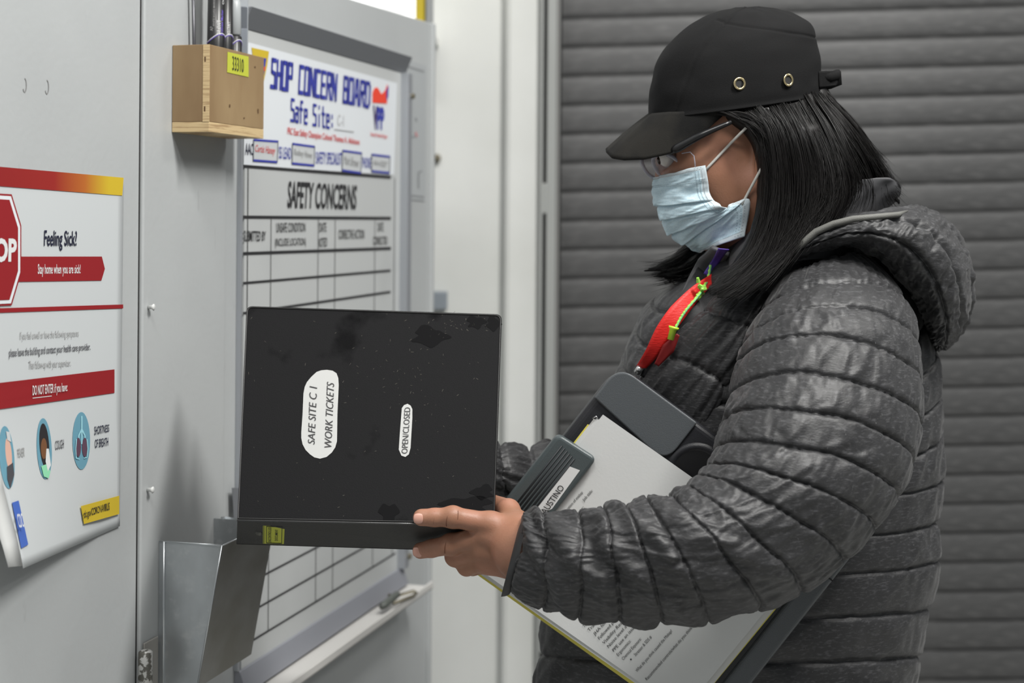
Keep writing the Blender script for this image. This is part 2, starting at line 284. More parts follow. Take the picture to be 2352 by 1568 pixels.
def surface(fn, lo, hi, h):
    lo, hi = np.array(lo), np.array(hi); n = np.ceil((hi - lo) / h).astype(int) + 1
    ax = [lo[i] + h * np.arange(n[i]) for i in range(3)]; G = np.stack(np.meshgrid(*ax, indexing='ij'), -1); D = fn(G).astype(np.float32)
    ins = D < 0; cs = [ins[i:n[0] - 1 + i, j:n[1] - 1 + j, k:n[2] - 1 + k] for i in (0, 1) for j in (0, 1) for k in (0, 1)]
    anyi = np.logical_or.reduce(cs); alli = np.logical_and.reduce(cs); act = anyi & ~alli; I = np.argwhere(act); ids = -np.ones(act.shape, int); ids[act] = np.arange(len(I))
    acc = np.zeros((len(I), 3)); cnt = np.zeros(len(I)); corners = [(i, j, k) for i in (0, 1) for j in (0, 1) for k in (0, 1)]
    for a in corners:
        for b in corners:
            if sum(abs(a[i] - b[i]) for i in range(3)) == 1 and a < b:
                da = D[I[:, 0] + a[0], I[:, 1] + a[1], I[:, 2] + a[2]]; db = D[I[:, 0] + b[0], I[:, 1] + b[1], I[:, 2] + b[2]]
                cx = (da < 0) != (db < 0); t = np.where(cx, da / (da - db + 1e-20), 0)
                p = np.array(a)[None] + t[:, None] * (np.array(b) - np.array(a))[None]; acc += p * cx[:, None]; cnt += cx
    Vt = lo + h * (I + acc / cnt[:, None]); Fc = []
    for ax_ in range(3):
        o1, o2 = [(1, 2), (2, 0), (0, 1)][ax_]; sl = [slice(None)] * 3; e = [slice(0, n[i] - 1) for i in range(3)]
        A = ins[tuple(slice(0, n[i] - 1) if i == ax_ else slice(1, n[i] - 1) for i in range(3))]; B = ins[tuple(slice(1, n[i]) if i == ax_ else slice(1, n[i] - 1) for i in range(3))]
        E = np.argwhere(A != B); s = A[tuple(E.T)]; E = E + np.array([0 if i == ax_ else 1 for i in range(3)])
        def cell(d1, d2): q = E.copy(); q[:, o1] -= d1; q[:, o2] -= d2; return ids[tuple(q.T)]
        q = np.stack([cell(0, 0), cell(1, 0), cell(1, 1), cell(0, 1)], 1); q[~s] = q[~s][:, ::-1]; Fc.append(q)
    return Vt, np.concatenate(Fc)
def join_obj(name, parts, m, parent):
    V = []; Fc = []; b = 0
    for v, f in parts: V.append(v); Fc.append(f + b); b += len(v)
    me = bpy.data.meshes.new(name); me.from_pydata(np.concatenate(V).tolist(), [], np.concatenate(Fc).tolist()); me.materials.append(m)
    me.polygons.foreach_set('use_smooth', [True] * len(me.polygons)); me.update(); return link(bpy.data.objects.new(name, me), parent)
#@@STRUCTURE
# ================================================================== SETTING
def wbox(t0, t1, z0, z1, o0, o1, mb=None, m=0):
    mb = mb or MB(); return mb.hexa([wp(t0, z0, o0), wp(t1, z0, o0), wp(t1, z1, o0), wp(t0, z1, o0), wp(t0, z0, o1), wp(t1, z0, o1), wp(t1, z1, o1), wp(t0, z1, o1)], m)
struct(MB().box(-4, 5, -3, 7, -.06, 0).build('floor', concrete))
tA, tB, tE = wt(322), wt(515), wt(986)
ztop = CZ + .36
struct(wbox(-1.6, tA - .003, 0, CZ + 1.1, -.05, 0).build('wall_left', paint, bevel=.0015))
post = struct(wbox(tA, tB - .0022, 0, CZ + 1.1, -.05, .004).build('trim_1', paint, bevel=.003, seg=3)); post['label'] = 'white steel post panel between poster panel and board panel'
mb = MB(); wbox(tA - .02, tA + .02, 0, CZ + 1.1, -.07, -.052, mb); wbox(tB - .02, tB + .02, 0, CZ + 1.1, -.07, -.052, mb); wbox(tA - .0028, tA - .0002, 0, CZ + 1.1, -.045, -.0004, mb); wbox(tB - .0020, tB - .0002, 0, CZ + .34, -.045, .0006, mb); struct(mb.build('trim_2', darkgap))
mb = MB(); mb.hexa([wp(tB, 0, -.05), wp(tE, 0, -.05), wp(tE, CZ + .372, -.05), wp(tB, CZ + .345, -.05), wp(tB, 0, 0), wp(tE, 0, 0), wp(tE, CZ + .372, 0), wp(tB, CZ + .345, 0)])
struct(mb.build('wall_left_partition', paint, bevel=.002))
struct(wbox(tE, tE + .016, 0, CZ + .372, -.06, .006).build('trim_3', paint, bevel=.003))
# back wall: stepped white columns
def fbox(x0, x1, Y0, Y1, z0, z1, name, m, bevel=.004):
    a, b = (x0 - PX) / F * Y0, (x1 - PX) / F * Y0; return struct(MB().box(a, b, Y0, Y1, z0, z1).build(name, m, bevel=bevel))
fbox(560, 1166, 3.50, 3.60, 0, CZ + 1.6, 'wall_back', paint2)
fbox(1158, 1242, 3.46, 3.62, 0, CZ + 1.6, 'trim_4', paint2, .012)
gmat = mat('guide_paint', (.33, .34, .33, 1), .5, noise=(5, (.27, .28, .27, 1), .4, .7, (1, 1, .3)))
gz = lambda py, Y: CZ - (py - PY) / F * Y
gx = lambda px, Y: (px - PX) / F * Y
mb = MB(); Yg = 3.44
mb.box(gx(1238, Yg), gx(1246, Yg), Yg, Yg + .12, 0, CZ + 1.6); mb.box(gx(1254, Yg), gx(1276, Yg), Yg + .01, Yg + .05, 0, CZ + 1.6)
mb.box(gx(1244, Yg), gx(1256, Yg), Yg + .008, Yg + .05, gz(490, Yg), gz(420, Yg)); mb.box(gx(1244, Yg), gx(1256, Yg), Yg + .008, Yg + .05, gz(1500, Yg), gz(1420, Yg))
g = mb.build('trim_5', gmat, bevel=.003); struct(g)
struct(MB().box(gx(1240, Yg), gx(1290, Yg), Yg + .055, Yg + .12, 0, CZ + 1.6).build('trim_6', darkgap))
struct(MB().box(gx(1276, Yg), gx(1284, Yg), Yg + .02, Yg + .05, 0, CZ + 1.6).build('trim_7', mat('guide_lip', (.20, .20, .195, 1), .5), bevel=.002))
# added glowing panel above the partition for the bright backdrop, with a yellow post
wn = struct(MB().box(-1.4, gx(955, 3.48), 3.46, 3.49, CZ + .40, CZ + 1.3).build('glow_panel_1', mat('glowing_white', (.85, .86, .88, 1), .4, Emission_Color=(1, 1, .98, 1), Emission_Strength=.85)))
# rolling steel door: every slat its own part
door = bpy.data.objects.new('door_1', None); C.objects.link(door); door['kind'] = 'structure'
Yd = 3.72; pitch = .0705; x0, x1 = gx(1262, Yd), gx(3500, Yd)
prof = [(0, 0), (.007, .001), (.007, .0065), (.0005, .0085), (-.0012, .013), (-.0022, .024), (-.0024, .038), (-.0022, .052), (-.0014, .064), (.0, .0705)]
mb = MB(); n = len(prof); vv = [(x0 + .0, y, z) for y, z in prof] + [(x1, y, z) for y, z in prof] + [(x0, .012, 0), (x0, .012, pitch), (x1, .012, 0), (x1, .012, pitch)]
ff = [(i, i + n, i + n + 1, i + 1) for i in range(n - 1)] + [(2 * n, 2 * n + 1, 2 * n + 3, 2 * n + 2)]; mb.add([(a - x0, b, c) for a, b, c in vv], ff)
first = None; tilt = math.radians(1.75); zb = CZ + (505 - 48) / F * Yd
rotd = Matrix.Rotation(math.radians(-2.5), 4, 'Z') @ Matrix.Rotation(-tilt, 4, 'Y')
for i in range(-7, 36):
    base = Vector((x0, Yd, zb - (i) * pitch - .0))
    if i == -7: ob = mb.build('slat', steel, door); first = ob; ob.data.polygons.foreach_set('use_smooth', [True] * len(ob.data.polygons))
    else: ob = bpy.data.objects.new('slat', first.data); link(ob, door)
    if base.z < -.04: bpy.data.objects.remove(ob); continue
    ob.matrix_parent_inverse = Matrix.Identity(4); ob.matrix_basis = Matrix.Translation(base) @ rotd
struct(MB().box(gx(1262, 3.8), 3.2, 3.95, 4.0, 0, CZ + 1.9).build('wall_back_door_recess', darkgap))
#@@WALLTHINGS
# ------------------------------------------------------------------ whiteboard
t0, t1 = wt(545), wt(921); zb0, zb1 = CZ - .652, CZ + .290; fr = .030
wb = thing('whiteboard', wp((t0 + t1) / 2, zb0, 0), 'large framed white concern board with ruled table on the partition', 'board')
wbox(t0 + .01, t1 - .01, zb0 + .01, zb1 - .01, .001, .006).build('writing_surface', board, wb)
def rail(tA_, tB_, zA, zB, nm, inner, m):   # frame rail with a sloped inner lip
    mb = MB(); wbox(tA_, tB_, zA, zB, 0, .02, mb)
    v = np.array(mb.v)
    for i in (4, 5, 6, 7):
        t_, z_ = (v[i, :2] - W0) @ WD, v[i, 2]
        if inner == 'down' and abs(z_ - zA) < 1e-4: v[i] = wp(t_, zA, .007)
        if inner == 'up' and abs(z_ - zB) < 1e-4: v[i] = wp(t_, zB, .009)
    mb.v = [tuple(q) for q in v]; return mb.build(nm, m, wb, bevel=.0012)
rail(t0, t1, zb1 - fr, zb1, 'frame_rail', 'down', alud); rail(t0, t1, zb0, zb0 + fr, 'frame_rail', 'up', mat('lilac_aluminium', (.30, .31, .345, 1), .45, .3))
wbox(t0 - .002, t0 + .003, zb0 + fr, zb1 - fr, 0, .0072).build('frame_rail', alu, wb, bevel=.001); rail(t1 - .022, t1, zb0 + fr, zb1 - fr, 'frame_rail', None, alu)
mb = MB()
for z in (zb1 - .07, zb0 + .05):
    q = wp(t1 - .004, z, .021); MB().tube([q, q + np.append(WN, 0) * .004], .005, 10).build('frame_screw', mat('dull_brass', (.2, .18, .13, 1), .5, .5), wb)
mb = MB(); tt0, tt1 = wt(560, 1500), t1 + .012; zt = zb0 - .004
wbox(tt0, tt1, zt - .004, zt, 0, .062, mb); wbox(tt0, tt1, zt - .004, zt + .009, .058, .062, mb); mb.build('marker_tray', mat('tray_paint', (.58, .57, .55, 1), .5), wb, bevel=.0012)
BS = .0064
S = lambda x, y, o=0: wl(x, y, BS + o)
hs = decal('header_sheet', S, [(563, 95), (912, 191), (905, 402), (560, 379)], sheet, wb, .0003)
S2 = lambda x, y, o=0: wl(x, y, BS + .0006 + o)
techno('SHOP CONCERN BOARD', S2, ((625, 133), (852, 189), (622, 202), (849, 249)), blue, hs)
techno('Safe Site:', S2, ((669, 225), (768, 250), (668, 279), (768, 298)), blue, hs, 1.5)
text('FRC East Safety Champion Colonel Thomas A. Atkinson', S2, ((661, 292), (826, 319), (660, 313), (826, 337)), redk, hs, .01)
stroke('rule_line', S2, [(768, 297, 813, 303)], 2, greyk, hs); text('C-1', S2, ((776, 262), (790, 264), (775, 287), (790, 291)), faint, hs, 0)
for b_, (lab, lq) in enumerate([('AAC', ((564, 328), (582, 330), (563, 356), (582, 356))), ('SS LEAD', ((641, 336), (669, 339), (641, 364), (669, 366))), ('SAFETY SPECIALIST', ((726, 348), (786, 351), (726, 376), (784, 379))), ('PHONE', ((833, 361), (852, 362), (833, 385), (852, 387)))]):
    text(lab, S2, lq, blue if b_ else navy, hs, .005)
for q, wr_, mm in [(((583, 319), (639, 323), (637, 374), (582, 370)), 'Curtis Haney', redk), (((672, 328), (723, 335), (722, 382), (671, 377)), 'Rodney Howe', greyk), (((787, 344), (831, 350), (829, 399), (786, 393)), 'Mark Brown', greyk), (((854, 353), (896, 358), (895, 399), (854, 395)), '464-0287', greyk)]:
    f_ = decal('name_box', S2, q, gfill, hs, .0004); (x1_, y1_), (x2_, y2_), (x3_, y3_), (x4_, y4_) = q
    stroke('rule_line', S2, [(x1_, y1_ + 2, x2_, y2_ + 2), (x4_, y4_ - 2, x3_, y3_ - 2)], 5, blue, f_, .0009); stroke('rule_line', S2, [(x1_, y1_, x4_, y4_), (x2_, y2_, x3_, y3_)], 1.3, navy, f_, .0009)
    text(wr_, S2, ((x1_ + 4, y1_ + 13), (x2_ - 5, y2_ + 14), (x4_ + 4, y4_ - 17), (x3_ - 6, y3_ - 14)), mm, f_, 0, .2, .0012)
# badge (yellow shield with blue and red) and the flame mark
lg = decal('badge_print', S2, [(578, 109), (618, 118), (614, 150), (603, 200), (590, 200)], yel, hs, .0004)
decal('badge_field', S2, [(585, 130), (612, 134), (606, 176), (596, 176)], blue, lg, .0008); decal('badge_stripe', S2, [(588, 150), (610, 154), (609, 163), (589, 160)], redk, lg, .0012)
fl = decal('flame_print', S2, [(856, 236), (856, 213), (860, 203), (866, 200), (871, 206), (876, 216), (881, 212), (886, 206), (890, 193), (891, 210), (889, 238)], mat('flame_red', (.75, .06, .03, 1), .5), hs, .0005)
decal('flame_edge', S2, [(888, 208), (893, 196), (892, 222), (888, 232)], blue, fl, .0009)
text('V', S2, ((857, 241), (867, 244), (857, 297), (867, 299)), mat('violet_ink', (.05, .03, .14, 1), .5), fl, .05); text('PP', S2, ((866, 244), (883, 247), (866, 297), (883, 299)), blue, fl, .05)
text('Voluntary Protection Programs', S2, ((851, 303), (890, 309), (851, 315), (890, 321)), redk, fl, .01)
tl = S
stroke('rule_line', S, [(558, 381, 898, 407), (558, 498, 898, 501), (558, 582, 898, 570)], 6.5, ink, wb); stroke('rule_line', S, [(558, 650, 897, 621), (558, 719, 897, 670)], 5.0, ink, wb)
# lower rows continue at the same spacing, computed on the board itself
zrow = [wl(558, 650, BS)[2], wl(558, 719, BS)[2]]; pitch_z = zrow[0] - zrow[1]; zlast = wl(593, 1462, BS)[2]; nrow = max(1, round((zrow[1] - zlast) / pitch_z)); mb = MB()
for i in range(1, nrow + 1):
    z = zrow[1] - (zrow[1] - zlast) * i / nrow; MB().add([wp(t0 + .022, z - .0014, BS + .0006), wp(t1 - .035, z - .0014, BS + .0006), wp(t1 - .035, z + .0014, BS + .0006), wp(t0 + .022, z + .0014, BS + .0006)], [(0, 1, 2, 3)]).build('rule_line', ink, wb)
mb = MB(); zt_ = wl(613, 498, BS)[2]
for x, wd_ in ((613, .0009), (722, .0009), (761, .0009), (853, .0009)):
    t_ = wt(x); MB().add([wp(t_ - wd_, zlast, BS + .0005), wp(t_ + wd_, zlast, BS + .0005), wp(t_ + wd_, zt_, BS + .0005), wp(t_ - wd_, zt_, BS + .0005)], [(0, 1, 2, 3)]).build('rule_line', mat('dark_rule', (.08, .08, .08, 1), .6), wb)
for x in (559, 898):
    t_ = wt(x); zt2 = wl(x, 383 if x < 600 else 407, BS)[2]; MB().add([wp(t_ - .0012, zlast, BS + .0005), wp(t_ + .0012, zlast, BS + .0005), wp(t_ + .0012, zt2, BS + .0005), wp(t_ - .0012, zt2, BS + .0005)], [(0, 1, 2, 3)]).build('rule_line', mat('dark_rule', (.08, .08, .08, 1), .6), wb)
text('SAFETY CONCERNS', S, ((663, 415), (821, 425), (660, 478), (818, 482)), ink, wb, .022)
for s_, q in [('SUBMITTED BY', ((560, 529), (611, 531), (560, 555), (610, 553))), ('UNSAFE CONDITION', ((635, 511), (702, 511), (635, 534), (702, 532))), ('(INCLUDE LOCATION)', ((632, 547), (703, 546), (632, 571), (703, 568))), ('DATE', ((734, 511), (750, 511), (734, 533), (750, 532))),
              ('NOTED', ((731, 546), (752, 545), (731, 568), (752, 566))), ('CORRECTIVE ACTION', ((778, 527), (837, 527), (778, 549), (837, 548))), ('DATE', ((868, 511), (881, 511), (868, 531), (881, 531))), ('CORRECTED', ((857, 543), (890, 543), (857, 562), (890, 561)))]:
    text(s_, S, q, ink if s_ == 'SUBMITTED BY' else mat('soft_ink', (.05, .05, .05, 1), .6), wb, .008)
# wire clip on the tray end
mb = MB(); q = lambda x, y, o=.03: wl(x, y, o)
mb.tube([q(893, 1366, .02), q(905, 1368, .03), q(918, 1366, .05), q(950, 1357, .055), q(956, 1361, .06), q(950, 1368, .062), q(905, 1385, .062)], .0028, 8)
o = mb.build('wire_hook', mat('dull_wire', (.22, .20, .15, 1), .4, .6), None, smooth=True); tag(o, 'bent wire hook lying on the far end of the board tray', 'hook')
mb = MB(); mb.tube([q(877, 1393, .045), q(884, 1388, .045), q(910, 1366, .045), q(914, 1363, .045)], [.005, .0065, .0065, .004], 12); o = mb.build('capped_cylinder', mat('grey_plastic', (.10, .11, .10, 1), .4), None, smooth=True); tag(o, 'small grey capped cylinder lying on the marker tray of the board', 'cap')
# ------------------------------------------------------------------ taped sheet beside the board
Sx = lambda x, y, o=0: wl(x, y, .0006 + o)
sh = thing('plastic_sleeve', wl(945, 460), 'grey translucent document sleeve fixed right of the concern board', 'sleeve')
decal('sleeve_sheet', Sx, [(925, 133), (979, 152), (976, 461), (922, 456)], mat('sleeve_film', (.40, .42, .43, 1), .3), sh, .001, .0008)
for L in ([(925, 148, 975, 164)], [(922, 446, 975, 452)], [(935, 265, 938, 300), (955, 270, 958, 278)], [(930, 312, 953, 314)], [(940, 385, 943, 391), (930, 398, 934, 402), (962, 395, 962, 432), (962, 395, 970, 392)]): [stroke('faint_print', Sx, [L1_], 2.5, mat('sleeve_ink', (.27, .28, .29, 1), .5), sh, .002) for L1_ in L]
stroke('red_dot', Sx, [(955, 303, 958, 314)], 4, mat('soft_red', (.55, .25, .26, 1), .5), sh, .002)
# ------------------------------------------------------------------ poster
def SP(x, y, o=0):
    curl = .0; 
    if y > 900: k = (y - 900) / 400; curl = .035 * k * k * np.clip((230 - x) / 230, 0, 1.2)
    return wl(x, y, .0022 + curl + o)
po = thing('health_poster', wl(140, 1250), 'white illness warning poster with red stop sign and curled lower corner', 'poster')
nx_, ny_ = 30, 40; G_ = np.zeros((ny_, nx_, 3))
for j in range(ny_):
    v = j / (ny_ - 1); yl = 372 + v * (1305 - 372); yr = 408 + v * (1208 - 408); xr = 284 - 9 * v
    if yl > 1085: xl = 0 + (yl - 1085) / (1300 - 1085) * 52
    else: xl = -126 * np.clip((1085 - yl) / 90, 0, 1)
    for i in range(nx_):
        u = i / (nx_ - 1); x = xl + (xr - xl) * u; y = yl + (yr - yl) * ((x + 126) / (xr + 126)) if yl <= 1085 else (yl + (yr - yl) * u)
        G_[j, i] = SP(x, y)
grid_obj('poster_sheet', G_, mat('poster_paper', (.53, .555, .565, 1), .45), po, thick=.0003)
mb = MB(); cp = [(0, 1082), (8, 1120), (24, 1180), (40, 1240), (52, 1299)]; bk = [(-45, 1110), (-30, 1150), (-10, 1205), (6, 1255), (19, 1302)]
Gc = np.array([[SP(a[0], a[1], .0) , SP((a[0] * .5 + b[0] * .5), (a[1] + b[1]) / 2, .014), SP(b[0], b[1], .010)] for a, b in zip(cp, bk)]); grid_obj('curled_edge', Gc, mat('poster_back', (.60, .61, .60, 1), .6), po, thick=.0004)
S = lambda x, y, o=0: SP(x, y, .0004 + o)
# gradient band
mg = bpy.data.materials.new('band_gradient'); mg.use_nodes = True; nt = mg.node_tree; b = nt.nodes['Principled BSDF']; b.inputs['Roughness'].default_value = .5
tcn = nt.nodes.new('ShaderNodeTexCoord'); sp = nt.nodes.new('ShaderNodeSeparateXYZ'); rp = nt.nodes.new('ShaderNodeValToRGB'); e = rp.color_ramp.elements
e[0].position = .0; e[0].color = (.22, .010, .013, 1); e[1].position = .90; e[1].color = (.56, .40, .025, 1); k = e.new(.55); k.color = (.28, .018, .014, 1); k = e.new(.74); k.color = (.42, .12, .02, 1)
nt.links.new(tcn.outputs['Generated'], sp.inputs[0]); nt.links.new(sp.outputs[1], rp.inputs[0]); nt.links.new(rp.outputs[0], b.inputs['Base Color'])
decal('colour_band', S, [(-110, 373), (284, 408), (281, 449), (-110, 419)], mg, po, .0004)
decal('rule_line', S, [(-110, 722), (-110, 711), (283, 699), (283, 708)], crim, po, .0004)
decal('heading_band', S, [(-110, 892), (263, 848), (263, 902), (-110, 955)], crim, po, .0004)
decal('arrow_banner', S, [(45, 589), (234, 589), (241, 617), (233, 644), (43, 647)], crim, po, .0004)
for sc_, mm, oo in ((1.0, crim, .0008), (.965, sheet, .0012), (.90, crim, .0016)):
    cx, cy = -25, 573; pts_ = [(27, 446), (49, 518), (49, 627), (27, 701), (-76, 706), (-103, 630), (-103, 514), (-76, 440)]
    decal('stop_octagon', S, [(cx + (x - cx) * sc_, cy + (y - cy) * sc_) for x, y in pts_], mm, po, oo)
text('STOP', S, ((-52, 546), (39, 547), (-52, 604), (38, 601)), whitek, po, .04, 0, .0020)
text('Feeling Sick?', S, ((102, 528), (177, 530), (101, 576), (177, 575)), navy, po, .015); text('Stay home when you are sick!', S, ((87, 606), (185, 607), (87, 636), (185, 634)), whitek, po, .012)
text('If you feel unwell or have the following symptoms', S, ((46, 762), (181, 757), (46, 785), (181, 777)), greyk, po, 0); text('please leave the building and contact your health care provider.', S, ((21, 801), (208, 788), (21, 825), (208, 808)), mat('dark_grey_ink', (.08, .08, .09, 1), .6), po, .012)
text('Then follow-up with your supervisor.', S, ((66, 829), (163, 825), (66, 853), (163, 845)), greyk, po, .006); text('DO NOT ENTER if you have:', S, ((75, 885), (155, 878), (75, 915), (155, 904)), whitek, po, .012, 0, .0016); stroke('underline', S, [(75, 914, 119, 909)], 1.6, whitek, po, .001)
def ell(name, cx, cy, rx, ry, m, par, off, tl=0):
    return decal(name, S, [(cx + rx * math.cos(a) + tl * math.sin(a), cy + ry * math.sin(a)) for a in np.linspace(0, 2 * math.pi, 32)[:-1]], m, par, off)
e1 = ell('symptom_roundel', 187, 1012, 20, 66, teal, po, .0004)
stroke('windpipe_print', S, [(188, 955, 188, 1020), (188, 985, 181, 1000), (188, 985, 195, 1000), (181, 1000, 180, 1040), (195, 1000, 197, 1040)], 3, cyan, e1, .0009); ell('lung_print', 180, 1027, 6, 22, maroon, e1, .0011); ell('lung_print', 195, 1027, 6, 22, maroon, e1, .0011)
stroke('lung_outline', S, [(176, 1008, 174, 1030), (174, 1030, 175, 1052), (175, 1052, 183, 1054), (200, 1008, 202, 1030), (202, 1030, 200, 1050), (200, 1050, 193, 1052)], 2, cyan, e1, .0013)
e2 = ell('symptom_roundel', 102, 1030, 17, 70, teal, po, .0004, 3); ell('hair_print', 102, 1022, 11, 50, mat('dark_print', (.02, .018, .02, 1), .6), e2, .0008, 3); ell('face_print', 101, 1030, 7, 24, brownk, e2, .0012); decal('shirt_print', S, [(95, 1070), (106, 1066), (116, 1082), (112, 1098), (101, 1094)], mint, e2, .0014); decal('sleeve_print', S, [(107, 1030), (112, 1030), (117, 1068), (110, 1082), (105, 1060)], whitek, e2, .0016)
e3 = ell('symptom_roundel', 16, 1050, 17, 72, teal, po, .0004, 5); ell('face_print', 20, 1042, 7, 36, peach, e3, .0008, 3); decal('shirt_print', S, [(16, 1072), (30, 1062), (33, 1090), (24, 1121), (17, 1100)], mat('charcoal_print', (.06, .06, .07, 1), .6), e3, .0010); decal('bottle_print', S, [(14, 990), (22, 992), (26, 1015), (17, 1010)], gfill, e3, .0012)
soft = mat('dark_grey_ink', (.08, .08, .09, 1), .6)
text('SHORTNESS', S, ((217, 979), (251, 974), (217, 999), (251, 991)), navy, po, .012); text('OF BREATH', S, ((218, 1009), (249, 1004), (218, 1029), (249, 1023)), navy, po, .012); text('COUGH', S, ((127, 1012), (147, 1008), (127, 1033), (147, 1029)), soft, po, .01); text('FEVER', S, ((40, 1031), (57, 1027), (41, 1051), (57, 1048)), greyk, po, .01)
yb = decal('web_address_band', S, [(186, 1162), (274, 1138), (274, 1180), (193, 1203)], yel, po, .0020); text('cdc.gov/CORONAVIRUS', S, ((191, 1173), (252, 1153), (193, 1194), (252, 1176)), ink, yb, .01, 0, .0036)
cb = decal('agency_logo', S, [(28, 1154), (43, 1149), (65, 1250), (49, 1259)], cdcb, po, .0012); text('CDC', S, ((38, 1180), (50, 1178), (44, 1212), (56, 1210)), whitek, cb, .01, 0, .007)
# ------------------------------------------------------------------ plywood marker box
tb0 = wt(388, 200); wbd = .0555; Lb = .159; zb_ = pt(480, 303, 1.891)[2]; zt_ = pt(480, 102, 1.891)[2]; thk = .009; o0 = .0045
bx = thing('marker_box', wp(tb0 + .08, zb_, .03), 'small open plywood box holding markers, fixed to the post', 'box')
wbox(tb0, tb0 + Lb, zb_, zb_ + .0125, o0, wbd).build('bottom_board', plye, bx, bevel=.0006)
wbox(tb0, tb0 + Lb, zb_ + .0127, zt_, wbd - thk, wbd).build('front_board', ply, bx, bevel=.0006)
wbox(tb0, tb0 + thk, zb_ + .0127, zt_, o0, wbd - thk - .0002).build('side_board', ply, bx, bevel=.0006); wbox(tb0 + Lb - thk, tb0 + Lb, zb_ + .0127, zt_, o0, wbd - thk - .0002).build('side_board', ply, bx, bevel=.0006)
wbox(tb0 + thk, tb0 + Lb - thk, zb_ + .0127, zt_ - .002, o0, o0 + .005).build('back_board', ply, bx)
wbox(tb0 - .0004, tb0 + .0005, zb_ + .0127, zt_, wbd - thk + .0002, wbd).build('board_edge', plye, bx)
SB = lambda x, y, o=0: wl(x, y, wbd + o)
lab = decal('number_label', SB, [(523, 119), (571, 130), (571, 177), (522, 166)], fyel, bx, .0006); text('33310', SB, ((534, 128), (560, 136), (534, 161), (560, 167)), ink, lab, .0, 0, .0012)
mb = MB()
for x, y, hh in ((586, 154, 2), (528, 243, 3.4), (593, 255, 5), (561, 271, 1.6)): mb.add([SB(x - 1.3, y - hh, .0005), SB(x + 1.3, y - hh, .0005), SB(x + 1.3, y + hh, .0005), SB(x - 1.3, y + hh, .0005)], [(0, 1, 2, 3)])
def side_pt(x, y):    # on the box's left side board
    p0 = wp(tb0 - .0005, 0, 0)[:2]; d = pt(x, y, 1.0) - np.array([0, 0, CZ]); s = (p0 @ WD) / (d[:2] @ WD); return np.array([0, 0, CZ]) + d * s
for x, y in ((471, 136), (470, 250)): mb.add([side_pt(x - 1.8, y - 6), side_pt(x + 1.8, y - 6), side_pt(x + 1.8, y + 6), side_pt(x - 1.8, y + 6)], [(0, 1, 2, 3)])
mb.build('nail_hole', hole, bx)
# markers standing in the box
def marker(px0, py0, px1, off, label, words, rad=.0095):
    base = wl(px0, 200, off); base = np.array([base[0], base[1], zb_ + .013]); top = wl(px1, -60, off); sc_ = 1
    ax_ = (top - base); ax_ /= np.linalg.norm(ax_); L = .150; o = thing('dry_erase_marker', base, label, 'marker')
    hb = .168 if 'rightmost' not in label else .118
    o_ = MB().tube([base + ax_ * k for k in (0, .002, .004, hb, hb + .003)], [rad * .6, rad * .8, rad, rad, rad * .5], 24).build('barrel', blackp, o, smooth=True)
    MB().tube([base + ax_ * k for k in (hb + .001, hb + .004, hb + .045, hb + .05)], [rad * .6, rad * .9, rad * .85, rad * .5], 24).build('cap', mat('grey_cap', (.35, .37, .38, 1), .3), o, smooth=True)
    zc = pt(px0, py0, base[1])[2] - base[2]      # white and violet wave line above the box rim
    side = np.cross(ax_, (0, 0, 1)); e1_ = np.array([WN[0], WN[1], 0]); e1_ -= ax_ * (e1_ @ ax_); e1_ /= np.linalg.norm(e1_); e2_ = np.cross(ax_, e1_)
    for dz, mm, r_ in ((0, whitek, .0006), (-.0014, mat('violet_print', (.15, .10, .5, 1), .4), .0005)):
        MB().tube([base + ax_ * (zc + dz + .0055 * math.sin(a * 1.5 + 2.2)) + rad * 1.005 * (e1_ * math.cos(a) + e2_ * math.sin(a)) for a in np.linspace(-math.pi, math.pi, 60)], r_, 6).build('wave_print', mm, o, smooth=True)
    for s_, ang, h0, h1, wdt, mm in words:
        v, f = text_uv(s_, .01, 0); v = v.astype(float); v -= v.min(0); v /= v.max(0); vv = []
        for a, b in v: t = ang + (1 - b) * wdt; vv.append(base + ax_ * (zc + h0 + a * (h1 - h0)) + rad * 1.02 * (e1_ * math.cos(t) + e2_ * math.sin(t)))
        MB().add(vv, f).build('lettering', mm, o)
    return o
vio = mat('violet_print', (.15, .10, .5, 1), .4)
# angles: the camera sees the side facing it; e1 points into the room
marker(493, 88, 499, .036, 'black dry erase marker with wave print, foremost in the plywood box', [('SKILCRAFT', -1.05, .004, .022, .45, whitek), ('DryErase Marker', -.60, .003, .036, .42, vio), ('Chisel Tip', -.45, .043, .064, .35, whitek), ('AP', -1.85, .008, .014, .4, greyk), ('WHITE BOARD MARKER', -1.5, .014, .050, .22, greyk)], .0112)
marker(517, 90, 519, .030, 'black dry erase marker wedged between the two others in the plywood box', [('SKILCRAFT', -.9, .004, .022, .45, whitek)], .0095)
marker(540, 102, 540, .036, 'black labelled marker with clear grey barrel, rightmost in the plywood box', [], .0090)
mb = MB(); p = wl(449, 180, .012); q_ = wl(443, -60, .012); mb.tube([np.array([p[0], p[1], zb_ + .02]), np.array([q_[0], q_[1], q_[2]])], .0022, 8); tag(mb.build('metal_rod', mat('dark_grey_metal', (.10, .10, .11, 1), .4, .5), None, smooth=True), 'thin dark grey rod standing in the plywood box', 'rod')
# clear plastic pouch beside the markers
p0 = wl(530, 100, .020); p1 = wl(550, 100, .040); mb = MB(); zq0, zq1 = zb_ + .014, CZ + .36
a_, b_ = wt(540), .028
mb.tube([wp(wt(552, 60, .022), z, .022) for z in np.linspace(zq0, zq1, 8)], .0105, 20); tag(mb.build('clear_tube', clear, None, smooth=True), 'clear plastic tube standing in plywood box beside the black markers', 'tube')
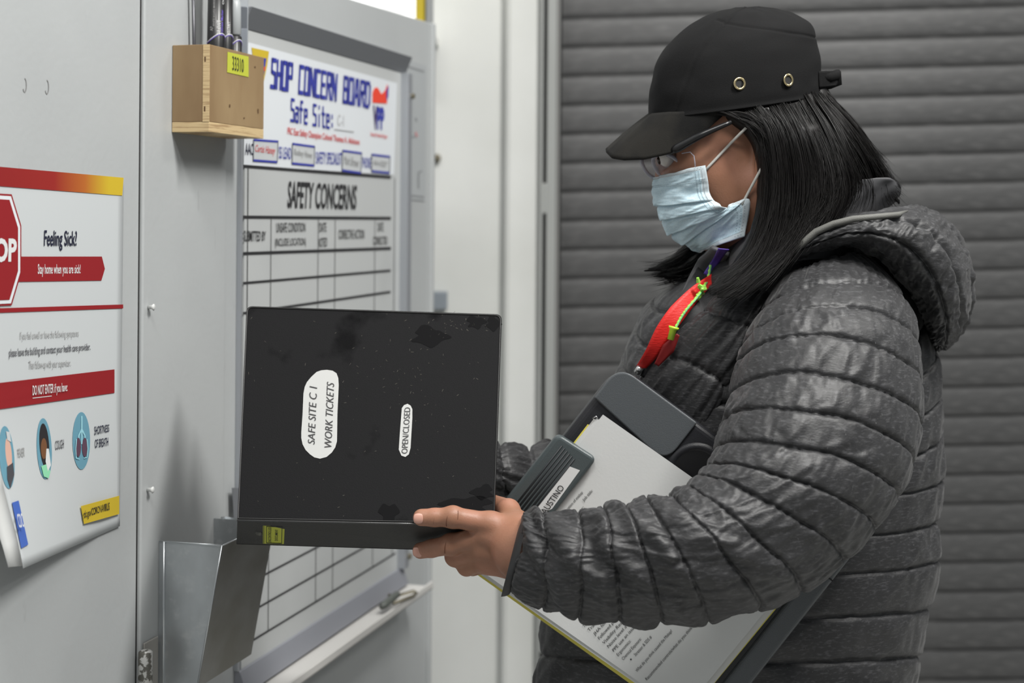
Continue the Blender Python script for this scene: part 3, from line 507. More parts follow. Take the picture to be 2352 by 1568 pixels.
# ------------------------------------------------------------------ sheet metal wall pocket
tp = wt(357, 1300); zt = pt(510, 1254, 1.85)[2]; zb2 = zt - .176; Lp = .150; wo, wi = .090, .058; g1 = .0012
hp = thing('metal_wall_pocket', wp(tp + .07, zb2, .03), 'galvanised sheet metal document pocket mounted on the white post', 'holder')
mb = MB(); mb.prism([wp(tp, zb2, .0045), wp(tp, zb2, wi), wp(tp, zt, wo), wp(tp, zt, .0045)], np.append(WD * g1, 0)); mb.build('side_plate', galv, hp, bevel=.0003)
mb = MB(); mb.prism([wp(tp + Lp - g1, zb2, .0045), wp(tp + Lp - g1, zb2, wi), wp(tp + Lp - g1, zt, wo), wp(tp + Lp - g1, zt, .0045)], np.append(WD * g1, 0)); mb.build('side_plate', galv, hp)
galvf = mat('brushed_galvanised', (.30, .30, .29, 1), .33, .85, noise=(10, (.22, .215, .19, 1), .4, .7, (1, 1, 1.5)), bump=(200, .12, (1, 1, .1)))
mb = MB(); mb.prism([wp(tp, zb2, wi), wp(tp + Lp, zb2, wi), wp(tp + Lp, zt, wo), wp(tp, zt, wo)], np.append(WN * g1, 0)); mb.build('front_plate', galvf, hp)
wbox(tp, tp + Lp, zb2, zb2 + g1, .0045, wi).build('bottom_plate', galv, hp)
mb = MB(); mb.tube([wp(tp - .0008, zb2, .012), wp(tp - .0008, zt, .012)], .0016, 8); mb.tube([wp(tp - .0008, zt, .006), wp(tp - .0008, zt, wo)], .0010, 8); mb.tube([wp(tp - .0005, zb2, wi), wp(tp - .0005, zt, wo)], .0010, 8); mb.tube([wp(tp, zt, wo + .0006), wp(tp + Lp, zt, wo + .0006)], .0008, 8); mb.build('folded_rim', mat('bright_edge', (.55, .58, .60, 1), .3, .7), hp, smooth=True)
mb = MB(); mb.prism([wl(510, 1186, .006), wl(517, 1186, .006), wl(545, 1190, .03), wl(545, 1252, .03), wl(510, 1252, .006)], np.append(-WN * .001, 0)); mb.build('corner_flange', galv, hp)
mb = MB(); mb.prism([wl(534, 1120, .008), wl(552, 1120, .008), wl(552, 1196, .01), wl(538, 1196, .01)], np.append(-WN * .001, 0)); mb.build('upper_flange', alud, hp)
# screws, holes, hinge
def screw(px, py, name, label, ln=.007, r=.0042):
    p = wl(px, py, .0045 if px > 322 else 0); n_ = np.append(WN, 0); o = MB().tube([p, p + n_ * ln * .7, p + n_ * ln, p + n_ * (ln + .0012)], [r * .55, r * .6, r, r * .55], 14).build(name, mat('screw_paint', (.60, .61, .60, 1), .4), None, smooth=True); tag(o, label, 'screw', None)
screw(341, 705, 'panel_screw', 'white painted screw in the post panel level with the poster middle'); screw(339, 1124, 'panel_screw', 'white painted screw in the post panel just above the metal pocket')
mb = MB()
for (x, y) in ((57, 196), (108, 200)):
    for k in range(10):
        a0, a1 = k / 10 * 4.2 - 1.6, (k + 1) / 10 * 4.2 - 1.6; mb.add([wl(x + 5 * math.cos(a0), y + 17 * math.sin(a0), .0004), wl(x + 5 * math.cos(a1), y + 17 * math.sin(a1), .0004), wl(x + 3 * math.cos(a1), y + 14 * math.sin(a1), .0004), wl(x + 3 * math.cos(a0), y + 14 * math.sin(a0), .0004)], [(0, 1, 2, 3)])
o = mb.build('wall_dent', mat('scuff', (.22, .22, .22, 1), .7), None); o['kind'] = 'structure'; o.name = 'wall_left_scuff'
hg = thing('hinge', wl(335, 1568, .006), 'chipped white painted hinge knuckle low on the post beside the metal pocket', 'hinge')
zh = pt(335, 1500, 1.82)[2]; q = wl(334, 1530, .012); MB().tube([(q[0], q[1], zh - .06), (q[0], q[1], zh - .002), (q[0], q[1], zh)], [.0085, .0085, .006], 20).build('knuckle', mat('chipped_paint', (.13, .125, .11, 1), .5, .3, noise=(120, (.55, .55, .53, 1), .48, .52, I3)), hg, smooth=True)
mb = MB(); wbox(wt(320, 1530), wt(352, 1530), zh - .06, zh + .006, .0045, .007, mb); mb.build('leaf', mat('hinge_leaf', (.30, .29, .27, 1), .5), hg, bevel=.001)
# things on the far column
MB().tube([pt(1003, 363, 3.5), pt(1005, 363, 3.48)], [.010, .008], 12).build('wall_bolt', mat('dull_brass', (.2, .18, .13, 1), .5, .5), None, smooth=True); tag(bpy.data.objects['wall_bolt'], 'dull brass bolt head on the far white wall beside partition edge', 'bolt')
o = MB().box(gx(990, 3.46), gx(1028, 3.46), 3.45, 3.5, gz(712, 3.46), gz(671, 3.46)).build('junction_box', mat('grey_box', (.24, .27, .30, 1), .5), None, bevel=.003); tag(o, 'small grey electrical box on the far white wall behind binder', 'box')
o = MB().box(gx(952, 3.3), gx(975, 3.3), 3.28, 3.31, CZ + .41, CZ + 1.3).build('yellow_post', mat('yellow_paint', (.55, .42, .01, 1), .5), None, bevel=.002); tag(o, 'yellow upright strip above the partition corner', 'post')
o = MB().box(gx(976, 3.3), gx(992, 3.3), 3.27, 3.31, CZ + .41, CZ + 1.3).build('grey_post', mat('grey_post_paint', (.28, .29, .29, 1), .5), None, bevel=.002); tag(o, 'grey upright strip right of the yellow one above partition', 'post')
struct(MB().box(-1.4, gx(994, 3.3), 3.26, 3.5, CZ + .395, CZ + .41).build('trim_8', paint2))
#@@BINDER
# ================================================================== BINDER
BY0, BY1 = 1.700, 1.850
def cov(px, py, o=0):   # cover plane through bottom hinge (Y=BY0) and top edge (Y=BY1); o metres toward viewer
    A, B_, D_ = pt(545, 1194, BY0), pt(1137, 1206, BY0), pt(566, 703, BY1)
    n_ = np.cross(B_ - A, D_ - A); n_ /= np.linalg.norm(n_)
    if n_[1] > 0: n_ = -n_
    d = pt(px, py, 1.0) - np.array([0, 0, CZ]); s = ((A + n_ * o - np.array([0, 0, CZ])) @ n_) / (d @ n_); return np.array([0, 0, CZ]) + d * s
nb = cov(800, 900, .01) - cov(800, 900, 0); nb = cov(900, 1000, 0); _A, _B, _D = pt(545, 1194, BY0), pt(1137, 1206, BY0), pt(566, 703, BY1)
bn = np.cross(_B - _A, _D - _A); bn /= np.linalg.norm(bn); bn = -bn if bn[1] > 0 else bn
bu = (_B - _A) / np.linalg.norm(_B - _A); bv = np.cross(bn, bu); bv = bv if bv[2] > 0 else -bv
bi = thing('ring_binder', (_A + _B) / 2 - bn * .02, 'black ring binder labelled safe site work tickets, held open side down', 'binder')
def rloop(c, rad, corners_round, n=6):
    out = []
    for i, p in enumerate(c):
        a, b = np.array(c[i - 1], float), np.array(c[(i + 1) % len(c)], float); p = np.array(p, float)
        if not corners_round[i]: out.append(tuple(p)); continue
        da, db = (a - p) / np.linalg.norm(a - p), (b - p) / np.linalg.norm(b - p); s_, e_ = p + da * rad, p + db * rad
        for k in range(n + 1): t = k / n; q = (1 - t) ** 2 * s_ + 2 * t * (1 - t) * p + t * t * e_; out.append(tuple(q))
    return out
cl = rloop([(545, 1193), (1136, 1204), (1153, 721), (566, 702)], 15, [0, 0, 1, 1])
cv = MB().prism([cov(x, y, 0) for x, y in cl], -bn * .003).build('front_cover', bindm, bi, bevel=.0008)
rim = [cov(x, y, .0004) for x, y in rloop([(547, 1190), (1134, 1201), (1150, 724), (568, 705)], 14, [0, 0, 1, 1])]; MB().tube(rim + [rim[0]], .0009, 6, close=False).build('cover_rim', binde, bi, smooth=True)
# spine face: from the hinge down and back
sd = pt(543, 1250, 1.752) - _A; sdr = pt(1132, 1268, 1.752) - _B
mb = MB(); mb.prism([_A - bv * .0012, _B - bv * .0012, _B + sdr, _A + sd], np.array([0, .0028, .0012])); spn = mb.build('spine', mat('lightened_spine_vinyl', (.030, .029, .027, 1), .5, noise=[(9, (.02, .019, .018, 1), .5, .6, I3)], bump=(700, .3, I3)), bi, bevel=.0008)  # same vinyl as the cover; light on the spine is put into its colour
mb = MB(); mb.tube([_A + bn * .0006 - bv * .0005, _B + bn * .0006 - bv * .0005], .0013, 8); mb.build('hinge_crease', mat('worn_vinyl', (.05, .05, .05, 1), .22), bi, smooth=True)
mb = MB(); bc = [_A + sd, _B + sdr]; bh = bv * .262; mb.prism([bc[0], bc[1], bc[1] + bh, bc[0] + bh], bn * .003); mb.build('back_cover', bindm, bi, bevel=.001)
off_ = bn * (-.006); mb = MB(); mb.prism([_A + off_ + bu * .012 + bv * .012, _B + off_ - bu * .012 + bv * .012, _B + off_ - bu * .012 + bv * .225, _A + off_ + bu * .012 + bv * .225], -bn * .022); mb.build('page_block', paper, bi, bevel=.001)
stn = mat('vinyl_stain', (.0068, .0068, .0074, 1), .6, spec=.04)
for cx_, cy_, rx_, ry_, sd_ in ((985, 772, 38, 22, 1), (1092, 740, 20, 14, 2), (1132, 742, 16, 16, 7), (893, 1180, 20, 24, 3), (1075, 1160, 52, 20, 4), (1110, 1130, 24, 16, 5)):
    decal('stain', lambda x, y, o=0: cov(x, y, .0001 + o), [(cx_ + rx_ * math.cos(a) * (1 + .28 * math.sin(3 * a + sd_) + .12 * math.sin(7 * a + sd_)), cy_ + ry_ * math.sin(a) * (1 + .25 * math.cos(4 * a + sd_))) for a in np.linspace(0, 2 * math.pi, 40)[:-1]], stn, bi, .0002, .0001)
mb = MB()
for i in range(150):
    if i < 60: x, y = random.gauss(930, 60), random.gauss(850, 80)
    elif i < 90: x, y = random.gauss(1050, 40), random.gauss(745, 14)
    else: x, y = random.uniform(565, 1135), random.uniform(715, 1185)
    if not (570 < x < 1130 and 712 < y < 1185): continue
    a, L_f, w_f = random.uniform(0, 3.14), random.uniform(.5, 3.0), random.uniform(.25, .5); mb.add([cov(x + L_f * math.cos(a) - w_f * math.sin(a), y + L_f * math.sin(a) + w_f * math.cos(a), .0003), cov(x - L_f * math.cos(a) - w_f * math.sin(a), y - L_f * math.sin(a) + w_f * math.cos(a), .0003), cov(x - L_f * math.cos(a) + w_f * math.sin(a), y - L_f * math.sin(a) - w_f * math.cos(a), .0003), cov(x + L_f * math.cos(a) + w_f * math.sin(a), y + L_f * math.sin(a) - w_f * math.cos(a), .0003)], [(0, 1, 2, 3)])
mb.build('dust_fleck', mat('dust', (.075, .07, .058, 1), .8), bi)['kind'] = 'stuff'
CS = lambda x, y, o=0: cov(x, y, .0006 + o); labm = mat('label_stock', (.47, .475, .465, 1), .6)
l1 = [(778, 884), (777, 868), (773, 857), (764, 851), (751, 849), (738, 850), (727, 854), (715, 865), (705, 877), (700, 888), (697, 903), (695, 950), (692, 992), (692, 1006), (695, 1020), (702, 1033), (712, 1043), (722, 1050), (735, 1053), (750, 1049), (762, 1039), (770, 1027), (774, 1013), (775, 950)]
la = decal('title_label', CS, l1, labm, bi, 0, .0003)
CS2 = lambda x, y, o=0: cov(x, y, .0010 + o)
text('SAFE SITE C 1', CS2, ((707, 1020), (711, 886), (723, 1020), (729, 886)), ink, la, 0, .25, .0003); text('WORK TICKETS', CS2, ((745, 1027), (751, 876), (762, 1027), (768, 878)), ink, la, 0, .25, .0003)
l2 = [(923, 937), (928, 930), (936, 927), (943, 931), (947, 939), (947, 960), (943, 1028), (939, 1043), (931, 1049), (922, 1046), (916, 1032), (918, 1000)]
lb = decal('section_label', CS, l2, labm, bi, 0, .0003); text('OPEN/CLOSED', CS2, ((922, 1041), (929, 935), (936, 1041), (943, 935)), ink, lb, 0, 0, .0003)
def spf(px, py, o=0):
    n_ = np.cross(_B - _A, sd); n_ /= np.linalg.norm(n_); n_ = -n_ if n_[1] > 0 else n_
    d = pt(px, py, 1.0) - np.array([0, 0, CZ]); s = ((_A + n_ * o - np.array([0, 0, CZ])) @ n_) / (d @ n_); return np.array([0, 0, CZ]) + d * s
SS = lambda x, y, o=0: spf(x, y, .0008 + o)
ly = decal('spine_label', SS, [(604, 1207), (654, 1208), (652, 1249), (604, 1248)], fyel, bi, .0005, .0003)
stroke('label_frame', SS, [(612, 1209, 612, 1247), (612, 1247, 647, 1248), (647, 1248, 648, 1210), (648, 1210, 612, 1209), (606, 1208, 606, 1248)], 1.2, ink, ly, .001)
text('UNCONTROLLED', SS, ((616, 1246), (616, 1211), (623, 1246), (623, 1211)), ink, ly, .004, 0, .001); text('DOCUMENT', SS, ((631, 1242), (632, 1216), (638, 1242), (638, 1216)), ink, ly, .004, 0, .001)
q = SS(594, 1223, .0); MB().tube([q, q + np.array([0, -.0015, -.0004])], [.0042, .0034], 16).build('rivet', mat('dull_rivet', (.10, .10, .09, 1), .35, .6), bi, smooth=True)
#@@CASE
# ================================================================== CASE + PAPERS (plane about Y 1.70, axes e1 up-right, e2 down-right)
CYb = 1.705
Acs = np.array([1424., 838.]); E1 = np.array([.618, -.786]); E2 = np.array([.806, .592])   # e1: along text, e2: down the page
def cY(x, y): return 1 / (1 / 1.830 + (1 / 1.745 - 1 / 1.830) * (x - 1075) / 825)
def cs(a, b, o=0.0, Y=CYb): q = Acs - E1 * a + E2 * b; return pt(q[0], q[1], cY(q[0], q[1]) + (Y - CYb) - o)      # a px down the left edge, b px along the top edge
def Sp(x, y, o=0, Y=1.668): return pt(x, y, cY(x, y) + (Y - 1.680) - o)
case = thing('form_holder_case', cs(560, 350), 'slate and black plastic storage clipboard case tucked under the near arm', 'case')
W_, L_ = 480, 690
outl = rloop([(0, 0), (0, L_), (W_, L_), (W_, 0)], 62, [1, 1, 1, 1], 10)
mb = MB(); mb.prism([cs(a, b, 0) for a, b in outl], np.array([0, .030, 0])); mb.build('tray', cased, case, bevel=.008, seg=4)
mb = MB(); lid = rloop([(0, -3), (0, 222), (112, 222), (95, -3)], 60, [1, 0, 1, 0], 10); lid = rloop([(2, 0), (2, 222), (120, 222), (96, 0)], 45, [1, 0, 1, 0], 10)
mb.prism([cs(a, b, .0035) for a, b in lid], np.array([0, .006, 0])); mb.build('corner_lid', caseg, case, bevel=.002, seg=3)
mb = MB()
ccx, ccy = 96, 290
ring = []
P = np.array([[cs(ccx + r_ * math.cos(a), ccy + r_ * math.sin(a), oo) for a in np.linspace(0, 2 * math.pi, 40)[:-1]] for r_, oo in ((70, -.001), (64, .002), (56, .0015), (50, -.004), (48, -.013), (2, -.014))])
MB().prism([cs(ccx + 57 * math.cos(a), ccy + 57 * math.sin(a), .0012) for a in np.linspace(0, 2 * math.pi, 40)[:-1]], np.array([0, .002, 0])).build('recess_floor', mat('recess_black', (.004, .004, .005, 1), .5), case)
P2 = np.array([[cs(ccx + r_ * math.cos(a), ccy + r_ * math.sin(a), oo) for a in np.linspace(0, 2 * math.pi, 40)[:-1]] for r_, oo in ((72, -.001), (66, .0022), (58, .0030), (52, .0012))]); grid_obj('recess_ring', P2, cased, case, wrap=True)
mb = MB(); mb.prism([cs(a, b, .0045) for a, b in rloop([(4, L_ - 52), (4, L_ + 2), (W_ - 4, L_ + 2), (W_ - 4, L_ - 52)], 34, [0, 1, 1, 0], 8)], np.array([0, .012, 0])); mb.build('end_rail', caseg, case, bevel=.005, seg=4)
mb = MB(); mb.prism([cs(112, L_ - 50, .0049), cs(109, L_ - 50, .0049), cs(109, L_ + 1, .0049), cs(112, L_ + 1, .0049)], np.array([0, .001, 0])); mb.build('rail_seam', darkgap, case)
# clip: ribbed plate at the left edge, over the papers
ck = lambda a, b, o: cs(a, b, o, 1.690)
mb = MB(); co_ = rloop([(212, -14), (205, 92), (470, 92), (470, -14)], 16, [1, 1, 1, 1], 6); mb.prism([ck(a, b, .006) for a, b in co_], np.array([0, .018, 0])); clip = mb.build('clip', clipm, case, bevel=.004, seg=3)
for k in range(6):
    MB().tube([ck(228 + k * 1.5, 10 + k * 8.2, .0063), ck(460, 10 + k * 8.2, .0063)], .0011, 8).build('clip_rib', mat('clip_groove', (.012, .015, .018, 1), .6), clip, smooth=True)
nl = decal('name_label', lambda x, y, o=0: pt(x, y, cY(x, y) - .0213 - o), [(1306, 1070), (1332, 1080), (1268, 1168), (1226, 1190), (1222, 1175)], whitek, clip, 0, .0003)
text('FAUSTINO', lambda x, y, o=0: pt(x, y, cY(x, y) - .0217 - o), ((1236, 1180), (1285, 1112), (1250, 1187), (1297, 1120)), ink, clip, .004, 0, .0004)
# papers
pp = thing('paper_form_stack', Sp(1480, 1500), 'stack of white printed forms clipped on the case under the arm', 'papers')
p0, p1, p2, p3 = (1385, 952), (1098, 1306), (1568, 1636), (1855, 1283)
MB().prism([Sp(x, y, 0) for x, y in (p0, p1, p2, p3)], np.array([0, .0006, 0])).build('top_form', paper, pp)
MB().prism([Sp(x - 10, y + 2, 0, 1.6705) for x, y in ((1380, 958), p1, p2, (1868, 1290))], np.array([0, .0006, 0])).build('under_form', paper, pp)
MB().prism([Sp(x, y, 0, 1.6722) for x, y in ((1364, 962), (1096, 1307), (1577, 1646), (1866, 1291))], np.array([0, .0015, 0])).build('page_bundle', mat('paper_shade', (.62, .62, .60, 1), .7), pp)
fd = MB().prism([Sp(x, y, 0, 1.6745) for x, y in ((1350, 974), (1088, 1314), (1569, 1656), (1869, 1293))], np.array([0, .001, 0])).build('yellow_folder', mat('yellow_card', (.66, .58, .10, 1), .6), None); tag(fd, 'thin yellow card folder peeking out beneath the printed forms', 'folder')
q = Sp(1369, 963, 0, 1.671); MB().tube([q + np.array([-.004, 0, .001]), q + np.array([0, -.002, .004]), q + np.array([.003, 0, 0])], .0008, 6).build('paper_clip', silver, pp, smooth=True)
e1p = np.array([.656, -.755]); e2p = np.array([.755, .656])
def line(s_, x, y, L, h=7.2):
    a = np.array([x, y], float); b = a + e1p * L; u_ = -e2p * h; text(s_, Sp, (tuple(a + u_), tuple(b + u_), tuple(a), tuple(b)), ink, pp, .0, .15, .0008, base=True)
line('Location of mishap', 1299, 1178, 62, 6.8); line('Job title:', 1341, 1152, 33, 6.8); line('Date:', 1323, 1188, 30, 6.8)
for s_, x, y, L in [('Training:', 1343, 1441, 30), ('Training issue:', 1354, 1450, 74), ('JHA followed:', 1366, 1460, 72), ('Followed procedures:', 1377, 1469, 100), ('Visibility Restricted:', 1388, 1479, 100), ('Noise level a factor:', 1398, 1488, 100), ('PPE use an issue:', 1410, 1497, 80), ('Ergonomics:', 1420, 1507, 46), ('Chemical Exposure:', 1432, 1516, 64), ('Stressor & SDS #', 1460, 1507, 58), ('What do you think caused the Mishap?', 1464, 1543, 124), ('Recommended controls/what do you think could have prevented it', 1486, 1563, 250)]: line(s_, x, y, L)
MB().prism([Sp(1449 + 2 * math.cos(a), 1514 + 2 * math.sin(a), .0008) for a in np.linspace(0, 6.28, 9)[:-1]], np.array([0, .0002, 0])).build('bullet_point', ink, pp)
#@@PERSON
# ================================================================== PERSON
YH = 1.885
pe = thing('person', (.42, 1.93, 0), 'person in charcoal puffer jacket, black cap and blue mask reading a binder', 'person')
# ---- body (one continuous figure): head, neck, trunk, arms, hands
def Phd(x, y, dy=0): return pt(x, y, YH + dy)
def head_sdf(G):
    d = sd_ell(G, Phd(1692, 232), (.097, .076, .103)); d = smin(d, sd_ell(G, Phd(1636, 390), (.064, .062, .084)), .05)
    d = smin(d, sd_cone(G, Phd(1690, 440), Phd(1608, 522), .050, .019), .035)
    for s in (-1, 1):
        d = smin(d, sd_cone(G, Phd(1745, 430, s * .050), Phd(1628, 515, s * .02), .016, .015), .03); d = smin(d, sd_ell(G, Phd(1600, 395, s * .040), (.03, .020, .022)), .03)
        d = smin(d, sd_cone(G, Phd(1538, 318, s * .02), Phd(1590, 322, s * .048), .010, .009), .02)
        e = Phd(1770, 352, s * .074); d = smin(d, np.abs(sd_ell(G, e, (.018, .010, .032)) + .002) - .003, .006); d = smin(d, sd_cone(G, e + np.array([.004, 0, .028]), e + np.array([.014, 0, -.004]), .004, .004), .005); d = smin(d, sd_cone(G, e + np.array([-.010, -s * -.002, -.022]), e + np.array([-.004, 0, -.028]), .005, .006), .006)
        hole_ = sd_ell(G, Phd(1528, 358, s * .032), (.016, .018, .012)); d = -smin(-d, hole_, .012)
    d = smin(d, sd_cone(G, Phd(1540, 356), Phd(1528, 418), .008, .010), .018)
    for s in (-1, 1): d = smin(d, sd_ell(G, Phd(1532, 430, s * .010), (.007, .006, .006)), .008)
    d = smin(d, sd_cone(G, Phd(1524, 476, -.018), Phd(1524, 476, .018), .006, .006), .010); d = smin(d, sd_cone(G, Phd(1530, 494, -.015), Phd(1530, 494, .015), .007, .007), .008)
    d = smin(d, sd_cone(G, Phd(1745, 470), Phd(1800, 660), .054, .048), .05)
    return d
a, b = Phd(1440, 60, -.12), Phd(1960, 700, .12); hv = surface(head_sdf, (a[0], a[1], b[2]), (b[0], b[1], a[2]), .0022)
H = lambda x, y, Y: pt(x, y, Y)
FING = {'index': [(1128, 1203, 1.690, .0122), (1040, 1187, 1.686, .0112), (998, 1188, 1.687, .0100), (968, 1188, 1.688, .0094)],
        'middle': [(1122, 1228, 1.692, .0122), (1036, 1250, 1.704, .0113), (992, 1259, 1.716, .0100), (966, 1264, 1.722, .0092)],
        'ring': [(1112, 1260, 1.700, .0120), (1046, 1277, 1.722, .0108), (1058, 1284, 1.752, .0095), (1085, 1283, 1.768, .0088)],
        'little': [(1120, 1288, 1.708, .0112), (1072, 1300, 1.728, .0098), (1086, 1304, 1.752, .0086), (1108, 1303, 1.764, .0080)]}
THB = [(1188, 1215, 1.700, .0150), (1168, 1172, 1.730, .0128), (1120, 1154, 1.792, .0110), (1078, 1150, 1.808, .0094)]
CARP = {'index': (1205, 1222, 1.682, .0165), 'middle': (1208, 1248, 1.676, .0180), 'ring': (1208, 1275, 1.680, .0180), 'little': (1200, 1300, 1.688, .0160)}
def hand_sdf_f(tr, arm=True):
    def f(G):
        d = None
        for k in FING:
            ch = FING[k]; dk = None
            for (x, y, Y, r), (x2, y2, Y2, r2) in zip(ch[:-1], ch[1:]):
                s = sd_cone(G, tr(x, y, Y), tr(x2, y2, Y2), r, r2); dk = s if dk is None else smin(dk, s, .003)
            x, y, Y, r = ch[1]; dk = smin(dk, np.linalg.norm(G - tr(x, y, Y - .001), axis=-1) - r * 1.03, .005)
            x, y, Y, r = ch[0]; cx, cy, cY, c_r = CARP[k]
            m_ = sd_cone(G, tr(x, y, Y), tr(cx, cy, cY), r * 1.0, c_r); kn = np.linalg.norm(G - tr(x, y, Y - .0045), axis=-1) - r * .86
            dm = smin(m_, kn, .010); dk = smin(dk, dm, .007); d = dk if d is None else smin(d, dk, .0055 if k != 'middle' else .004)
        dt = None
        for (x, y, Y, r), (x2, y2, Y2, r2) in zip(THB[:-1], THB[1:]):
            s = sd_cone(G, tr(x, y, Y), tr(x2, y2, Y2), r, r2); dt = s if dt is None else smin(dt, s, .004)
        d = smin(d, dt, .014)
        d = smin(d, sd_cone(G, tr(1150, 1215, 1.705), tr(1190, 1215, 1.70), .012, .017), .014)
        pl = sd_cone(G, tr(1140, 1270, 1.716), tr(1195, 1275, 1.70), .020, .024); d = smin(d, pl, .016)
        w_ = sd_ell(G, tr(1240, 1268, 1.668), (.050, .024, .034)); d = smin(d, w_, .02)
        if arm: d = smin(d, sd_cone(G, tr(1225, 1268, 1.668), tr(1420, 1290, 1.600), .026, .036), .02)
        return d
    return f
a, b = pt(920, 1100, 1.62), pt(1330, 1380, 1.83); hl = surface(hand_sdf_f(pt), (a[0] - .005, 1.64, b[2] - .01), (pt(1290, 1200, 1.66)[0], 1.83, a[2] + .01), .00115)
# the far hand steadies the binder from behind: same hand, turned about the binder's mid-plane
def mir(x, y, Y):
    return pt(800 + (x - 1128) * .95, 1105 - (y - 1228) * .9, 1.885 - (Y - 1.69) * 1.0)
a = pt(560, 1000, 1.86); b = pt(1000, 1260, 1.86); hr = surface(hand_sdf_f(mir, False), (a[0] - .02, 1.70, b[2] - .06), (b[0] + .05, 1.95, a[2] + .06), .0022)
SHN, SHF = (1880, 790, 1.80), (1860, 790, 2.08); ELN = (1840, 1170, 1.65)
def body_sdf(G):
    d = sd_ell(G, pt(1830, 960, 1.96), (.125, .14, .20)); d = smin(d, sd_ell(G, pt(1740, 1400, 1.96), (.15, .14, .20)), .1)
    d = smin(d, sd_cone(G, pt(1790, 620, YH), pt(1850, 800, 1.95), .042, .06), .04)
    d = smin(d, sd_cone(G, pt(*SHN), pt(*ELN), .046, .032), .04); d = smin(d, sd_cone(G, pt(*ELN), pt(1300, 1285, 1.63), .032, .027), .03)
    d = smin(d, sd_cone(G, pt(*SHF), pt(1760, 1150, 2.10), .052, .042), .04); d = smin(d, sd_cone(G, pt(1760, 1150, 2.10), pt(1340, 1130, 2.045), .038, .03), .03); d = smin(d, sd_cone(G, pt(1340, 1130, 2.045), pt(1080, 1085, 1.93), .03, .024), .02)
    for s in (-1, 1):
        hp_ = np.array([.34, 1.965 + s * .07, .80]); kn_ = np.array([.33, 1.965 + s * .09, .48]); an_ = np.array([.37, 1.965 + s * .09, .10]); d = smin(d, sd_cone(G, hp_, kn_, .062, .055), .03); d = smin(d, sd_cone(G, kn_, an_, .055, .038), .03); d = smin(d, sd_cone(G, an_ - np.array([0, 0, .03]), an_ + np.array([-.13, 0, -.05]), .04, .03), .02)
    return d
bb = surface(body_sdf, (-.05, 1.50, 0.0), (.65, 2.25, 1.40), .010)
body = join_obj('body', [hv, hl, hr, bb], skin, pe)
for s in (-1, 1):
    e = Phd(1534, 362, s * .032); ey = MB(); v, f = surface(lambda G: np.linalg.norm(G - e, axis=-1) - .0118, e - .016, e + .016, .0015)
    eo = join_obj('eye', [(v, f)], eyew, pe); v, f = surface(lambda G: sd_ell(G, e + np.array([-.0105, 0, -.003]), (.003, .0055, .0055)), e - .018, e + .018, .001); join_obj('iris', [(v, f)], eyed, eo)
# nails
for (x, y, Y, r, ax_) in ((963, 1188, 1.688, .0095, (-1, 0)), (961, 1265, 1.722, .0093, (-1, .12))):
    P = np.zeros((9, 9, 3)); c0 = pt(x, y, Y)
    for i in range(9):
        for j in range(9):
            u = (i / 8 - .5) * 2; v = (j / 8 - .5) * 2; uu = u * math.sqrt(1 - .35 * v * v); vv_ = v * math.sqrt(1 - .35 * u * u)
            a_ = vv_ * .64 - .05; rr = r * (1.045 - .10 * max(0, -uu) ** 2); P[i, j] = c0 + np.array([uu * .0053 - .0006, -rr * math.cos(a_) , -rr * math.sin(a_) * .95 - uu * ax_[1] * .006])
    grid_obj('fingernail', P, nailm, pe, thick=.0005)
# knuckle creases
def crz(x, y, Y, r, tl_, hgt, bend=0):
    c0 = pt(x, y, Y); pts_ = []
    for a_ in np.linspace(-hgt, hgt, 9): pts_.append(c0 + np.array([tl_ * a_ * .004 + bend * (a_ ** 2) * .004, -r * math.cos(a_), r * math.sin(a_)]))
    return pts_
mb = MB()
for (x, y, Y, r, L) in ((1040, 1187, 1.6855, .01135, [(-8, .25), (-4, .62), (3, .6), (8, .25), (12, .8), (-13, .8)]), (1000, 1188, 1.687, .0101, [(-2, .55), (3, .35)]), (1036, 1250, 1.7035, .01145, [(-8, .3), (-3, .6), (3, .58), (8, .35), (-13, .75)]), (993, 1259, 1.716, .0101, [(-2, .5), (3, .35)])):
    for dx_, hh in L: mb.tube(crz(x + dx_, y + (dx_ * -.03), Y, r * 1.035, .5, hh, .5 if dx_ < 0 else -.5), .00036, 5)
mb.build('knuckle_crease', crease, pe, smooth=True)
#@@JACKET
# ---- jacket
tor = [(1570, 640, 1990, 560, 1.965, .10, 0), (1500, 690, 2080, 640, 1.965, .150, -40), (1462, 745, 2125, 720, 1.965, .172, -90), (1432, 815, 2148, 800, 1.965, .178, -110), (1402, 900, 2160, 890, 1.965, .178, -105), (1372, 1000, 2165, 985, 1.965, .176, -85), (1345, 1110, 2166, 1090, 1.965, .176, -50), (1310, 1215, 2152, 1195, 1.965, .178, -30),
       (1278, 1310, 2158, 1287, 1.965, .180, -25), (1250, 1400, 2132, 1395, 1.965, .182, -22), (1242, 1495, 2112, 1505, 1.965, .182, -20), (1226, 1600, 2092, 1612, 1.965, .182, -20), (1220, 1700, 2080, 1710, 1.965, .182, -20)]
def tY(px, py):     # the jacket's near surface
    ay = [q[1] for q in tor]; ax_ = np.interp(py, ay, [q[0] for q in tor]); bx_ = np.interp(py, ay, [q[2] for q in tor]); d_ = np.interp(py, ay, [q[5] for q in tor]); u_ = np.clip((px - (ax_ + bx_) / 2) / ((bx_ - ax_) / 2), -.98, .98)
    return 1.965 - d_ * (1 - abs(u_) ** (2 / .86)) ** (.86 / 2)
jk = quilt(tor, 'jacket_body', jac, pe, puff=.0060, wr=.0030, seed=3, nth=260, per=24, ex=.86)
